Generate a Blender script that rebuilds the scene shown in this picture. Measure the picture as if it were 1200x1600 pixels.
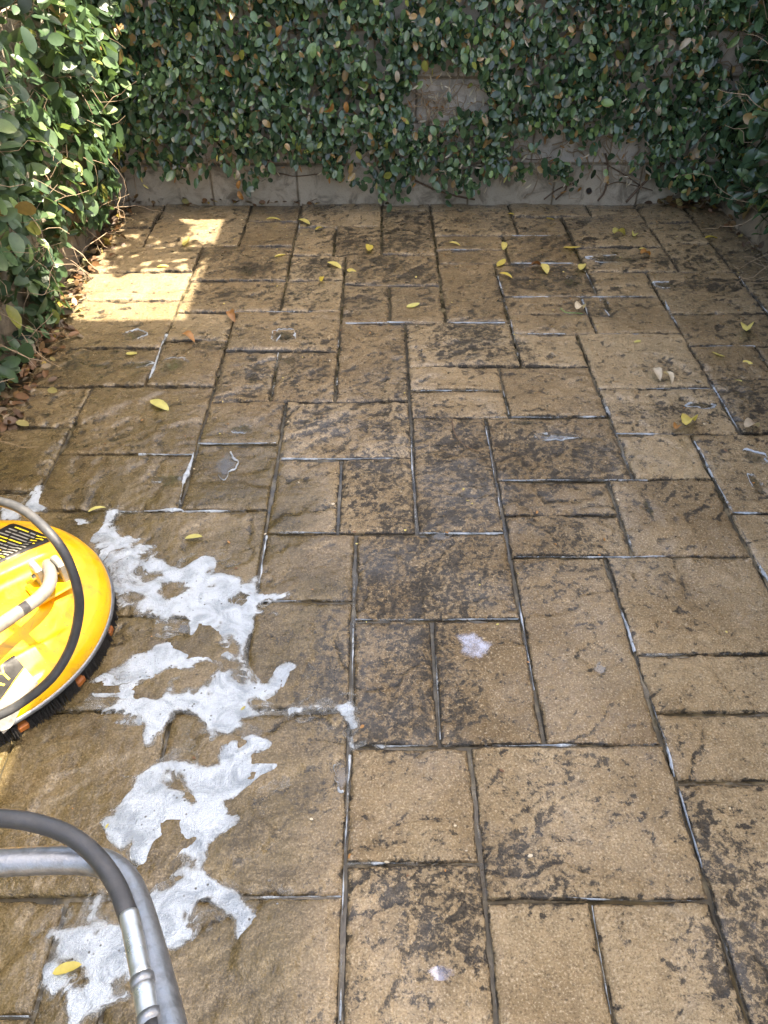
import bpy, math, random
import numpy as np
from mathutils import Vector

# ------------------------------------------------------------------ camera, sky, sun
S = bpy.context.scene
for o in list(bpy.data.objects):
    bpy.data.objects.remove(o)
COL = S.collection
CAM_H, F_PX = 1.5, 1202.0
PITCH = math.atan2(1073.0, F_PX)
YAW = math.radians(0.32)
cd = bpy.data.cameras.new('camera')
cam = bpy.data.objects.new('camera', cd)
COL.objects.link(cam)
cd.sensor_fit = 'HORIZONTAL'
cd.sensor_width = 36.0
cd.lens = 36.0 * F_PX / 1200.0
cd.clip_start = 0.05
cd.clip_end = 1000.0
cam.location = (0, 0, CAM_H)
cam.rotation_euler = (math.pi / 2 - PITCH, 0, -YAW)
S.camera = cam
S.render.resolution_x, S.render.resolution_y = 768, 1024

SUN_EL, SUN_AZ = math.radians(70), math.radians(3)      # azimuth measured from +X towards +Y
SUN = Vector((math.cos(SUN_EL) * math.cos(SUN_AZ), math.cos(SUN_EL) * math.sin(SUN_AZ), math.sin(SUN_EL)))
w = bpy.data.worlds.new('World')
S.world = w
w.use_nodes = True
wn = w.node_tree
sky = wn.nodes.new('ShaderNodeTexSky')
sky.sky_type = 'NISHITA'
sky.sun_disc = False
sky.sun_elevation = SUN_EL
sky.sun_rotation = math.pi / 2 - SUN_AZ
sky.air_density = 1.0
sky.dust_density = 5.0
wn.links.new(sky.outputs[0], wn.nodes['Background'].inputs[0])
wn.nodes['Background'].inputs[1].default_value = 0.15
sl = bpy.data.lights.new('sun', 'SUN')
sl.energy = 5.0
sl.angle = math.radians(0.3)
sl.color = (1.0, 0.94, 0.84)
so = bpy.data.objects.new('sun', sl)
COL.objects.link(so)
so.rotation_euler = SUN.to_track_quat('Z', 'Y').to_euler()
S.view_settings.view_transform = 'Standard'
S.view_settings.look = 'None'
S.view_settings.gamma = 1.0
S.view_settings.use_curve_mapping = False
S.view_settings.exposure = 2.45
S.view_settings.use_white_balance = True
S.view_settings.white_balance_temperature = 7300
S.view_settings.white_balance_tint = 10
S.render.engine = 'CYCLES'
S.cycles.max_bounces = 6
S.cycles.transparent_max_bounces = 12

rng = np.random.default_rng(11)
random.seed(5)

# ------------------------------------------------------------------ helpers
_cp, _sp = math.cos(PITCH), math.sin(PITCH)
_cy, _sy = math.cos(YAW), math.sin(YAW)
FW = np.array([_sy * _cp, _cy * _cp, -_sp])
UP = np.array([_sy * _sp, _cy * _sp, _cp])
RT = np.array([_cy, -_sy, 0.0])
EYE = np.array([0, 0, CAM_H])


def ray(x, y):
    return FW * F_PX + RT * (x - 600) + UP * (800 - y)


def at(x, y, z=0.0):
    """measured photo point -> point of the place at height z"""
    d = ray(x, y)
    return EYE + d * ((z - CAM_H) / d[2])


def on_wall(x, y, Y):
    d = ray(x, y)
    return EYE + d * (Y / d[1])


def project(P):
    q = np.atleast_2d(P) - EYE
    dz = q @ FW
    return 600 + F_PX * (q @ RT) / dz, 800 - F_PX * (q @ UP) / dz, dz


def hash2(ix, iy, seed):
    n = (ix.astype(np.int64) * 374761393 + iy.astype(np.int64) * 668265263 + seed * 1274126177) & 0xffffffff
    n = ((n ^ (n >> 13)) * 1274126177) & 0xffffffff
    return ((n ^ (n >> 16)) & 0xffff) / 65535.0


def vnoise(x, y, seed=0):
    x = np.asarray(x, float)
    y = np.asarray(y, float)
    ix, iy = np.floor(x), np.floor(y)
    fx, fy = x - ix, y - iy
    fx, fy = fx * fx * fx * (fx * (fx * 6 - 15) + 10), fy * fy * fy * (fy * (fy * 6 - 15) + 10)
    a, b = hash2(ix, iy, seed), hash2(ix + 1, iy, seed)
    c, d = hash2(ix, iy + 1, seed), hash2(ix + 1, iy + 1, seed)
    return (a + (b - a) * fx) * (1 - fy) + (c + (d - c) * fx) * fy


def fbm(x, y, seed=0, octv=4):
    s, a, t = 0, 0.5, 0
    for k in range(octv):
        s = s + a * vnoise(x * 2 ** k + 17.3 * k, y * 2 ** k - 9.1 * k, seed + k)
        t += a
        a *= 0.5
    return s / t - 0.5


def sstep(a, b, x):
    t = np.clip((x - a) / (b - a), 0, 1)
    return t * t * (3 - 2 * t)


def mesh_np(name, V, F, mat, loc=(0, 0, 0), smooth=True, attrs=None):
    """V (n,3) world coords, F list/array of faces"""
    me = bpy.data.meshes.new(name)
    V = np.asarray(V, float) - np.asarray(loc, float)
    if isinstance(F, np.ndarray):
        k = F.shape[1]
        me.vertices.add(len(V))
        me.vertices.foreach_set('co', V.astype(np.float32).ravel())
        me.loops.add(F.size)
        me.loops.foreach_set('vertex_index', F.astype(np.int32).ravel())
        me.polygons.add(len(F))
        me.polygons.foreach_set('loop_start', np.arange(0, F.size, k, dtype=np.int32))
        me.update(calc_edges=True)
    else:
        me.from_pydata([tuple(v) for v in V], [], [tuple(int(i) for i in f) for f in F])
    if smooth:
        me.polygons.foreach_set('use_smooth', np.ones(len(me.polygons), bool))
    for k_, v in (attrs or {}).items():
        a = me.attributes.new(k_, 'FLOAT', 'POINT')
        a.data.foreach_set('value', np.asarray(v, np.float32))
    me.update()
    if mat:
        me.materials.append(mat)
    return me


def link(name, me, parent=None, loc=(0, 0, 0)):
    o = bpy.data.objects.new(name, me)
    COL.objects.link(o)
    if parent is not None:
        o.parent = parent
        o.location = Vector(loc) - parent.location
    else:
        o.location = loc
    return o


def tag(o, label=None, cat=None, group=None, kind=None):
    for k, v in (('label', label), ('category', cat), ('group', group), ('kind', kind)):
        if v:
            o[k] = v
    return o


def empty(name, loc, label, cat, group=None):
    o = bpy.data.objects.new(name, None)
    COL.objects.link(o)
    o.location = loc
    o.empty_display_size = 0.1
    return tag(o, label, cat, group)


def box_vf(x0, x1, y0, y1, z0, z1, b=0.0):
    """a box, with bevelled vertical and top edges when b > 0"""
    if b <= 0:
        V = [(x, y, z) for z in (z0, z1) for x, y in ((x0, y0), (x1, y0), (x1, y1), (x0, y1))]
        F = [(3, 2, 1, 0), (4, 5, 6, 7), (0, 1, 5, 4), (1, 2, 6, 5), (2, 3, 7, 6), (3, 0, 4, 7)]
        return V, F
    V = []
    def ring(i, z):
        a, c, d, e = x0 + i, x1 - i, y0 + i, y1 - i
        return [(a + b, d, z), (c - b, d, z), (c, d + b, z), (c, e - b, z), (c - b, e, z), (a + b, e, z), (a, e - b, z), (a, d + b, z)]
    for i, z in ((b, z0), (0, z0 + b), (0, z1 - b), (b, z1)):
        V += ring(i, z)
    F = [tuple(range(7, -1, -1)), tuple(range(24, 32))]
    for k in range(3):
        for j in range(8):
            F.append((k * 8 + j, k * 8 + (j + 1) % 8, k * 8 + 8 + (j + 1) % 8, k * 8 + 8 + j))
    return V, F


def box(name, x0, x1, y0, y1, z0, z1, mat, parent=None, b=0.0):
    c = ((x0 + x1) / 2, (y0 + y1) / 2, z0)
    V, F = box_vf(x0, x1, y0, y1, z0, z1, b)
    return link(name, mesh_np(name, V, F, mat, c, smooth=False), parent, c)


def catmull(P, n=8):
    P = np.asarray(P, float)
    Q = np.vstack([2 * P[0] - P[1], P, 2 * P[-1] - P[-2]])
    out = []
    for i in range(1, len(Q) - 2):
        for t in np.arange(n) / n:
            a, b, c, d = Q[i - 1], Q[i], Q[i + 1], Q[i + 2]
            out.append(0.5 * (2 * b + (c - a) * t + (2 * a - 5 * b + 4 * c - d) * t * t + (3 * b - a - 3 * c + d) * t ** 3))
    out.append(Q[-2])
    return np.array(out)


def tube_vf(P, r, sides=10, cap=True):
    P = np.asarray(P, float)
    n = len(P)
    r = np.broadcast_to(np.asarray(r, float), (n,))
    T = np.gradient(P, axis=0)
    T /= np.linalg.norm(T, axis=1)[:, None] + 1e-9
    ref = np.array([0, 0, 1.0]) if abs(T[0, 2]) < .9 else np.array([1.0, 0, 0])
    V = []
    u = np.cross(T[0], ref)
    u /= np.linalg.norm(u)
    for i in range(n):
        u = u - T[i] * (u @ T[i])
        u /= np.linalg.norm(u) + 1e-9
        v = np.cross(T[i], u)
        for k in range(sides):
            a = 2 * math.pi * k / sides
            V.append(P[i] + r[i] * (math.cos(a) * u + math.sin(a) * v))
    F = []
    for i in range(n - 1):
        for k in range(sides):
            F.append((i * sides + k, i * sides + (k + 1) % sides, (i + 1) * sides + (k + 1) % sides, (i + 1) * sides + k))
    if cap:
        F.append(tuple(range(sides - 1, -1, -1)))
        F.append(tuple(range((n - 1) * sides, n * sides)))
    return V, F


def join_vf(parts):
    V, F = [], []
    for v, f in parts:
        k = len(V)
        V += [tuple(p) for p in v]
        F += [tuple(i + k for i in q) for q in f]
    return V, F


def tube(name, P, r, mat, parent=None, sides=12, loc=None):
    P = np.asarray(P, float)
    V, F = tube_vf(P, r, sides)
    c = tuple(P[0]) if loc is None else loc
    return link(name, mesh_np(name, V, F, mat, c), parent, c)


# ------------------------------------------------------------------ materials
class M:
    def __init__(s, name):
        s.m = bpy.data.materials.new(name)
        s.m.use_nodes = True
        s.t = s.m.node_tree
        s.n = s.t.nodes
        s.bsdf = s.n['Principled BSDF']
        s.out = s.n['Material Output']
        s.pos = None

    def new(s, typ, **kw):
        x = s.n.new(typ)
        for k, v in kw.items():
            setattr(x, k, v)
        return x

    def link(s, a, b):
        s.t.links.new(a, b)

    def put(s, sock, v):
        if hasattr(v, 'is_linked'):
            s.link(v, sock)
        else:
            sock.default_value = v

    def set(s, **kw):
        for k, v in kw.items():
            s.put(s.bsdf.inputs[k.replace('_', ' ')], v)

    def position(s):
        if s.pos is None:
            s.pos = s.new('ShaderNodeNewGeometry').outputs['Position']
        return s.pos

    def mapping(s, scale, rot=(0, 0, 0), vec=None, loc=(0, 0, 0)):
        x = s.new('ShaderNodeMapping')
        x.inputs['Scale'].default_value = scale
        x.inputs['Rotation'].default_value = rot
        x.inputs['Location'].default_value = loc
        s.put(x.inputs['Vector'], vec if vec is not None else s.position())
        return x.outputs[0]

    def noise(s, scale, detail=4, rough=0.55, dist=0.0, vec=None, color=False):
        x = s.new('ShaderNodeTexNoise')
        x.inputs['Scale'].default_value = scale
        x.inputs['Detail'].default_value = detail
        x.inputs['Roughness'].default_value = rough
        x.inputs['Distortion'].default_value = dist
        s.put(x.inputs['Vector'], vec if vec is not None else s.position())
        return x.outputs['Color' if color else 'Fac']

    def voro(s, scale, feat='F1', vec=None, rand=1.0):
        x = s.new('ShaderNodeTexVoronoi', feature=feat)
        x.inputs['Scale'].default_value = scale
        x.inputs['Randomness'].default_value = rand
        s.put(x.inputs['Vector'], vec if vec is not None else s.position())
        return x.outputs['Distance']

    def math(s, op, a, b=None, c=None, clamp=False):
        x = s.new('ShaderNodeMath', operation=op, use_clamp=clamp)
        s.put(x.inputs[0], a)
        if b is not None:
            s.put(x.inputs[1], b)
        if c is not None:
            s.put(x.inputs[2], c)
        return x.outputs[0]

    def map(s, v, a, b, c=0.0, d=1.0, smooth=True):
        x = s.new('ShaderNodeMapRange', interpolation_type='SMOOTHSTEP' if smooth else 'LINEAR')
        s.put(x.inputs['Value'], v)
        for k, q in zip(('From Min', 'From Max', 'To Min', 'To Max'), (a, b, c, d)):
            s.put(x.inputs[k], q)
        return x.outputs[0]

    def ramp(s, v, stops):
        x = s.new('ShaderNodeValToRGB')
        e = x.color_ramp.elements
        while len(e) < len(stops):
            e.new(0.5)
        for i, (p, c) in enumerate(stops):
            e[i].position = p
            e[i].color = (*c, 1)
        s.put(x.inputs[0], v)
        return x.outputs[0]

    def mix(s, f, a, b, blend='MIX'):
        x = s.new('ShaderNodeMix', data_type='RGBA', blend_type=blend)
        s.put(x.inputs[0], f)
        for k, v in ((6, a), (7, b)):
            if isinstance(v, tuple):
                x.inputs[k].default_value = (*v, 1)
            else:
                s.put(x.inputs[k], v)
        return x.outputs[2]

    def attr(s, name):
        return s.new('ShaderNodeAttribute', attribute_name=name).outputs['Fac']

    def bump(s, h, strength=0.5, dist=0.01, normal=None):
        x = s.new('ShaderNodeBump')
        x.inputs['Strength'].default_value = strength
        x.inputs['Distance'].default_value = dist
        s.put(x.inputs['Height'], h)
        if normal is not None:
            s.link(normal, x.inputs['Normal'])
        return x.outputs[0]


def mat_stone():
    m = M('riven_stone')
    st, wet, cav, tone = m.attr('stain'), m.attr('wet'), m.attr('cavity'), m.attr('tone')
    n1 = m.math('ADD', m.noise(4.0, 5, 0.6), m.math('MULTIPLY', m.math('SUBTRACT', tone, 0.5), 0.42))
    n2 = m.noise(30.0, 5, 0.65)
    gr = m.noise(230.0, 3, 0.7)
    base = m.ramp(n1, [(0.25, (0.140, 0.095, 0.044)), (0.50, (0.230, 0.166, 0.087)), (0.75, (0.320, 0.242, 0.138))])
    base = m.mix(m.map(n2, 0.40, 0.70, 0.0, 0.5), base, (0.145, 0.103, 0.052))
    base = m.mix(m.map(m.noise(2.1, 3), 0.5, 0.7, 0.0, 0.45), base, (0.250, 0.200, 0.122))
    base = m.mix(m.map(gr, 0.54, 0.66, 0.0, 0.75), base, (0.46, 0.385, 0.265))          # pale sand grains
    base = m.mix(m.map(gr, 0.47, 0.34, 0.0, 0.7), base, (0.066, 0.042, 0.022))
    # mildew: torn black speckle, dense where the stain is strong
    ms = m.map(m.noise(5.0, 8, 0.66, 0.8), 0.34, 0.68)
    mf = m.map(m.noise(75.0, 7, 0.8, 0.4), 0.33, 0.67)
    mm = m.map(m.noise(22.0, 8, 0.78, 0.6), 0.34, 0.66)
    t = m.math('MULTIPLY_ADD', mf, 0.52, m.math('MULTIPLY', ms, 0.20))
    t = m.math('MULTIPLY_ADD', mm, 0.32, t)
    t = m.math('MULTIPLY_ADD', st, 0.62, t)
    t = m.math('MULTIPLY_ADD', m.math('MULTIPLY', cav, m.map(mm, 0.25, 0.8, 0.15, 1.0)), 0.36, t)
    mil = m.map(t, 0.82, 0.98, 0.0, 0.95)
    film = m.map(t, 0.60, 0.98, 0.0, 0.45)
    base = m.mix(film, base, (0.085, 0.063, 0.036))
    col = m.mix(mil, base, m.mix(m.map(gr, .42, .64), (0.009, 0.008, 0.006), (0.050, 0.039, 0.025)))
    # wet slurry: soaked brown
    wetn = m.math('MULTIPLY', wet, m.map(m.noise(5.0, 5), 0.25, 0.7, 0.55, 1.0))
    slur = m.mix(m.map(m.noise(13, 5, .6), .34, .66), (0.030, 0.022, 0.0055), (0.080, 0.060, 0.020))
    slur = m.mix(m.map(gr, .46, .66, 0, .6), slur, (0.155, 0.110, 0.042))
    col = m.mix(m.math('MULTIPLY', wetn, 0.92), col, m.mix(m.math('MULTIPLY', mil, 0.75), slur, (0.03, 0.024, 0.015)))
    rough = m.map(m.noise(24.0, 5), 0.3, 0.7, 0.24, 0.50)
    rough = m.math('SUBTRACT', rough, m.math('MULTIPLY', wetn, 0.18))
    h = m.math('ADD', m.math('MULTIPLY', gr, 0.55), m.math('MULTIPLY', m.noise(120.0, 5, 0.68), 1.1))
    h = m.math('ADD', h, m.math('MULTIPLY', m.noise(38.0, 4, .6), 2.0))
    m.set(Base_Color=col, Roughness=rough, Normal=m.bump(h, 1.0, 0.0055))
    m.set(Specular_IOR_Level=m.map(wetn, 0.0, 1.0, 0.35, 0.15))
    # film of water over the stone
    damp = m.map(m.math('MULTIPLY_ADD', wet, 0.5, m.noise(3.2, 5, 0.6)), 0.42, 0.62, 0.2, 1.0)
    m.set(Coat_Weight=damp, Coat_Roughness=m.map(m.noise(17, 4), .3, .7, 0.01, 0.07),
          Coat_Normal=m.bump(m.math('ADD', m.math('MULTIPLY', m.noise(42, 4, .55), 1.0), m.math('MULTIPLY', gr, 0.10)), 1.0, 0.0055))
    m.bsdf.inputs['Coat IOR'].default_value = 1.4
    return m.m


def mat_bed():
    m = M('wet_joint_mortar')
    c = m.ramp(m.noise(25, 5), [(0.32, (0.014, 0.012, 0.007)), (0.52, (0.040, 0.033, 0.018)), (0.70, (0.12, 0.10, 0.06))])
    m.set(Base_Color=c, Roughness=m.map(m.noise(6, 3), 0.4, 0.6, 0.06, 0.45), Normal=m.bump(m.noise(90, 4), 0.3, 0.003))
    return m.m


def mat_soil():
    m = M('soil')
    c = m.ramp(m.noise(3, 6), [(0.3, (0.09, 0.06, 0.035)), (0.7, (0.17, 0.12, 0.075))])
    m.set(Base_Color=c, Roughness=0.9, Normal=m.bump(m.noise(25, 6), 0.6, 0.03))
    return m.m


def mat_concrete(name, a, b, dirt=0.5):
    m = M(name)
    c = m.mix(m.noise(4, 6, 0.6), a, b)
    c = m.mix(m.map(m.noise(9, 7, 0.7, 0.8), 0.44, 0.68, 0, min(1, dirt * 1.6)), c, (0.095, 0.075, 0.05))
    c = m.mix(m.map(m.noise(260, 2), 0.55, 0.7, 0, 0.35), c, (0.12, 0.11, 0.09))
    m.set(Base_Color=c, Roughness=0.85, Normal=m.bump(m.noise(110, 5, 0.6), 0.5, 0.004))
    return m.m


def mat_leaf(name, stops, gloss=0.36, trans=0.3):
    m = M(name)
    t = m.attr('tint')
    c = m.ramp(t, stops)
    c = m.mix(m.map(m.noise(60, 3), 0.3, 0.7, 0.0, 0.35), c, m.mix(0.6, c, (0.015, 0.03, 0.012)))
    m.set(Base_Color=c, Roughness=gloss)
    m.bsdf.inputs['Specular IOR Level'].default_value = 0.6
    tr = m.new('ShaderNodeBsdfTranslucent')
    m.link(m.mix(0.5, c, m.mix(1.0, c, (1.6, 1.5, 0.5), 'MULTIPLY')), tr.inputs[0])
    mx = m.new('ShaderNodeMixShader')
    mx.inputs[0].default_value = trans
    m.link(m.bsdf.outputs[0], mx.inputs[1])
    m.link(tr.outputs[0], mx.inputs[2])
    m.link(mx.outputs[0], m.out.inputs[0])
    return m.m


def mat_plain(name, col, rough=0.5, metal=0.0, var=0.25, scale=30, bump=0.0, dark=None, spec=0.5):
    m = M(name)
    d = dark or tuple(v * 0.45 for v in col)
    c = m.mix(m.map(m.noise(scale, 5, 0.6), 0.42, 0.72, 0.0, var * 2), col, d)
    m.set(Base_Color=c, Roughness=m.map(m.noise(scale * 1.7, 4), 0.3, 0.7, rough * 0.75, min(1, rough * 1.3)), Metallic=metal)
    m.bsdf.inputs['Specular IOR Level'].default_value = spec
    if bump:
        m.set(Normal=m.bump(m.noise(scale * 5, 4), bump, 0.002))
    return m.m


def mat_foam():
    m = M('soap_foam')
    th = m.attr('thick')
    warp = m.noise(5.0, 4, 0.55, color=True)
    v = m.new('ShaderNodeVectorMath', operation='MULTIPLY_ADD')
    m.link(warp, v.inputs[0])
    v.inputs[1].default_value = (0.55, 0.55, 0.0)
    m.link(m.position(), v.inputs[2])
    sw = m.noise(11.0, 6, 0.6, 1.8, vec=v.outputs[0])
    fine = m.noise(70.0, 4, 0.6)
    a = m.math('MULTIPLY_ADD', m.math('SUBTRACT', sw, 0.5), 2.4, m.math('MULTIPLY', th, 1.35))
    a = m.math('MULTIPLY_ADD', m.math('SUBTRACT', fine, 0.5), 0.5, a)
    alpha = m.math('MAXIMUM', m.map(a, 0.30, 0.85, 0.0, 0.93), m.map(a, -0.05, 0.45, 0.0, 0.34))
    tiny = m.voro(330.0)
    big = m.voro(58.0)
    hole = m.math('MULTIPLY', m.map(big, 0.08, 0.19, 1.0, 0.0), m.map(m.noise(13, 3), .46, .56, 0, .95))
    c = m.mix(m.map(m.noise(17, 6, .62, 1.0), 0.32, 0.60, 0, 1.0), (0.25, 0.30, 0.35), (0.49, 0.56, 0.635))
    c = m.mix(m.map(a, 0.30, 1.15, 0.75, 0.0), c, (0.30, 0.30, 0.27))
    c = m.mix(m.map(tiny, 0.12, 0.3, 0.25, 0.0), c, (0.30, 0.33, 0.36))
    c = m.mix(hole, c, (0.07, 0.07, 0.065))
    h = m.math('ADD', m.math('MULTIPLY', tiny, 0.5), m.math('MULTIPLY', m.noise(24, 6, .62), 3.2))
    m.set(Base_Color=c, Roughness=0.3, Alpha=alpha, Normal=m.bump(h, 0.9, 0.007))
    return m.m


def mat_water(name='puddle_water', col=(0.05, 0.045, 0.03, 1), lo=0.25, hi=0.55):
    """a film of standing water, mirror smooth"""
    m = M(name)
    m.set(Base_Color=col, Roughness=0.02, Alpha=m.math('MULTIPLY', m.map(m.noise(30, 4), .3, .7, lo, hi), m.map(m.attr('depth'), 0.0, 0.5)), Normal=m.bump(m.noise(18, 2), 0.12, 0.003))
    m.bsdf.inputs['Specular IOR Level'].default_value = 1.0
    m.bsdf.inputs['Coat Weight'].default_value = 1.0
    m.bsdf.inputs['Coat Roughness'].default_value = 0.02
    m.bsdf.inputs['Coat IOR'].default_value = 1.6
    return m.m


def mat_yellow():
    m = M('scuffed_yellow_plastic')
    c = m.mix(m.map(m.noise(6, 5), .35, .65), (0.80, 0.43, 0.008), (0.70, 0.36, 0.006))
    c = m.mix(m.map(m.noise(11, 8, .7, 0.8), .50, .72, 0, .75), c, (0.22, 0.14, 0.045))          # grimy smears
    sc = m.noise(60, 6, .7, vec=m.mapping((1.0, 0.12, 1.0), (0, 0, 0.7)))
    c = m.mix(m.map(sc, .60, .70, 0, .6), c, (0.20, 0.13, 0.05))                                   # scratches
    c = m.mix(m.map(m.noise(190, 3), .66, .72, 0, .7), c, (0.12, 0.085, 0.04))                     # mud specks
    m.set(Base_Color=c, Roughness=m.map(m.noise(20, 5), .3, .7, .28, .6), Normal=m.bump(m.noise(26, 4), .12, .003))
    return m.m


STONE, BED, SOIL, WATER, FOAM = mat_stone(), mat_bed(), mat_soil(), mat_water(), mat_foam()
SKY_GLINT = mat_water('sky_glint_water', (0.30, 0.33, 0.44, 1), 0.2, 0.8)  # pale lavender painted in to stand for the sky's reflection
CONC = mat_concrete('grey_concrete_block', (0.32, 0.27, 0.20), (0.46, 0.40, 0.315))
CONC2 = mat_concrete('tan_plinth', (0.24, 0.185, 0.12), (0.31, 0.245, 0.165), 0.6)
GREEN = [(0.0, (0.020, 0.040, 0.022)), (0.35, (0.056, 0.108, 0.052)), (0.62, (0.115, 0.195, 0.080)), (0.80, (0.19, 0.29, 0.09)),
         (0.90, (0.30, 0.29, 0.06)), (1.0, (0.25, 0.14, 0.07))]
GREEN2 = [(0.0, (0.024, 0.046, 0.022)), (0.35, (0.056, 0.105, 0.046)), (0.62, (0.10, 0.172, 0.074)), (0.80, (0.19, 0.28, 0.10)),
          (0.90, (0.30, 0.29, 0.06)), (1.0, (0.25, 0.14, 0.07))]
LEAF_B = mat_leaf('fig_leaf_dark', GREEN, 0.27, 0.22)
LEAF_L = mat_leaf('fig_leaf_fresh', GREEN2, 0.38, 0.32)
FALLEN = mat_leaf('fallen_leaf', [(0.0, (0.50, 0.40, 0.05)), (0.3, (0.60, 0.52, 0.16)), (0.55, (0.45, 0.46, 0.14)), (0.75, (0.40, 0.19, 0.05)), (0.9, (0.16, 0.07, 0.03)), (1.0, (0.62, 0.55, 0.42))], 0.5, 0.3)
LITTER = mat_leaf('litter_leaf', [(0.0, (0.34, 0.24, 0.04)), (0.3, (0.34, 0.27, 0.09)), (0.55, (0.22, 0.20, 0.07)), (0.75, (0.16, 0.075, 0.028)), (0.9, (0.07, 0.035, 0.018)), (1.0, (0.30, 0.24, 0.165))], 0.6, 0.15)
WALLUP = mat_concrete('pale_upper_block', (0.42, 0.37, 0.31), (0.55, 0.49, 0.42), 0.35)
TWIG = mat_plain('woody_stem', (0.12, 0.075, 0.045), 0.8, 0, 0.3, 40)
DRY = mat_plain('dry_stem', (0.34, 0.25, 0.16), 0.8, 0, 0.3, 60)
YELLOW = mat_yellow()
RUBBER = mat_plain('dusty_black_rubber', (0.035, 0.036, 0.038), 0.5, 0, 0.2, 40, 0.2, (0.08, 0.075, 0.07))
GALV = mat_plain('galvanised_steel', (0.27, 0.28, 0.29), 0.38, 0.75, 0.3, 70, 0.25, (0.14, 0.14, 0.14))
BRIGHT = mat_plain('zinc_fitting', (0.55, 0.57, 0.58), 0.35, 0.85, 0.35, 55, 0.15, (0.30, 0.30, 0.24))
CAST = mat_plain('cast_aluminium', (0.25, 0.245, 0.225), 0.5, 0.5, 0.25, 50, 0.2)
GREYTUBE = mat_plain('grey_painted_tube', (0.19, 0.175, 0.15), 0.45, 0.2, 0.2, 40, 0.1)
BRISTLE = mat_plain('black_bristle', (0.02, 0.018, 0.016), 0.6, 0, 0.2, 80)
ORANGE = mat_plain('orange_clip', (0.30, 0.09, 0.015), 0.5, 0, 0.2, 40)
BLACKPRINT = mat_plain('black_sticker', (0.012, 0.011, 0.010), 0.5, 0, 0.1, 30, 0, None, 0.2)
WHITEPRINT = mat_plain('pale_print', (0.22, 0.21, 0.18), 0.5, 0, 0.2, 300)
YELLOWPRINT = mat_plain('yellow_print', (0.78, 0.60, 0.03), 0.5, 0, 0.1, 60)
GREYPRINT = mat_plain('worn_grey_sticker', (0.20, 0.19, 0.17), 0.5, 0, 0.35, 120)
RENDERW = mat_plain('house_render', (0.62, 0.58, 0.50), 0.8, 0, 0.1, 4)
ROOFM = mat_plain('roof_metal', (0.30, 0.30, 0.31), 0.5, 0.2, 0.1, 6)
GLASSM = mat_plain('window_glass', (0.05, 0.06, 0.07), 0.08, 0, 0.05, 2)
FRAMEM = mat_plain('window_frame', (0.7, 0.7, 0.68), 0.4, 0, 0.1, 8)
BARK = mat_plain('bark', (0.16, 0.12, 0.085), 0.9, 0, 0.4, 14, 0.6)

# ------------------------------------------------------------------ ground and paving
V = [(-150, -150, -0.06), (150, -150, -0.06), (150, 150, -0.06), (-150, 150, -0.06)]
ground = tag(link('ground', mesh_np('ground', V, [(0, 1, 2, 3)], SOIL)), 'brown bare soil around the courtyard', kind='structure')
paving = tag(box('paving', -1.40, 1.83, -1.62, 4.15, -0.05, -0.011, BED), 'wet tan riven stone paving of mixed rectangular slabs', kind='structure')

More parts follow.
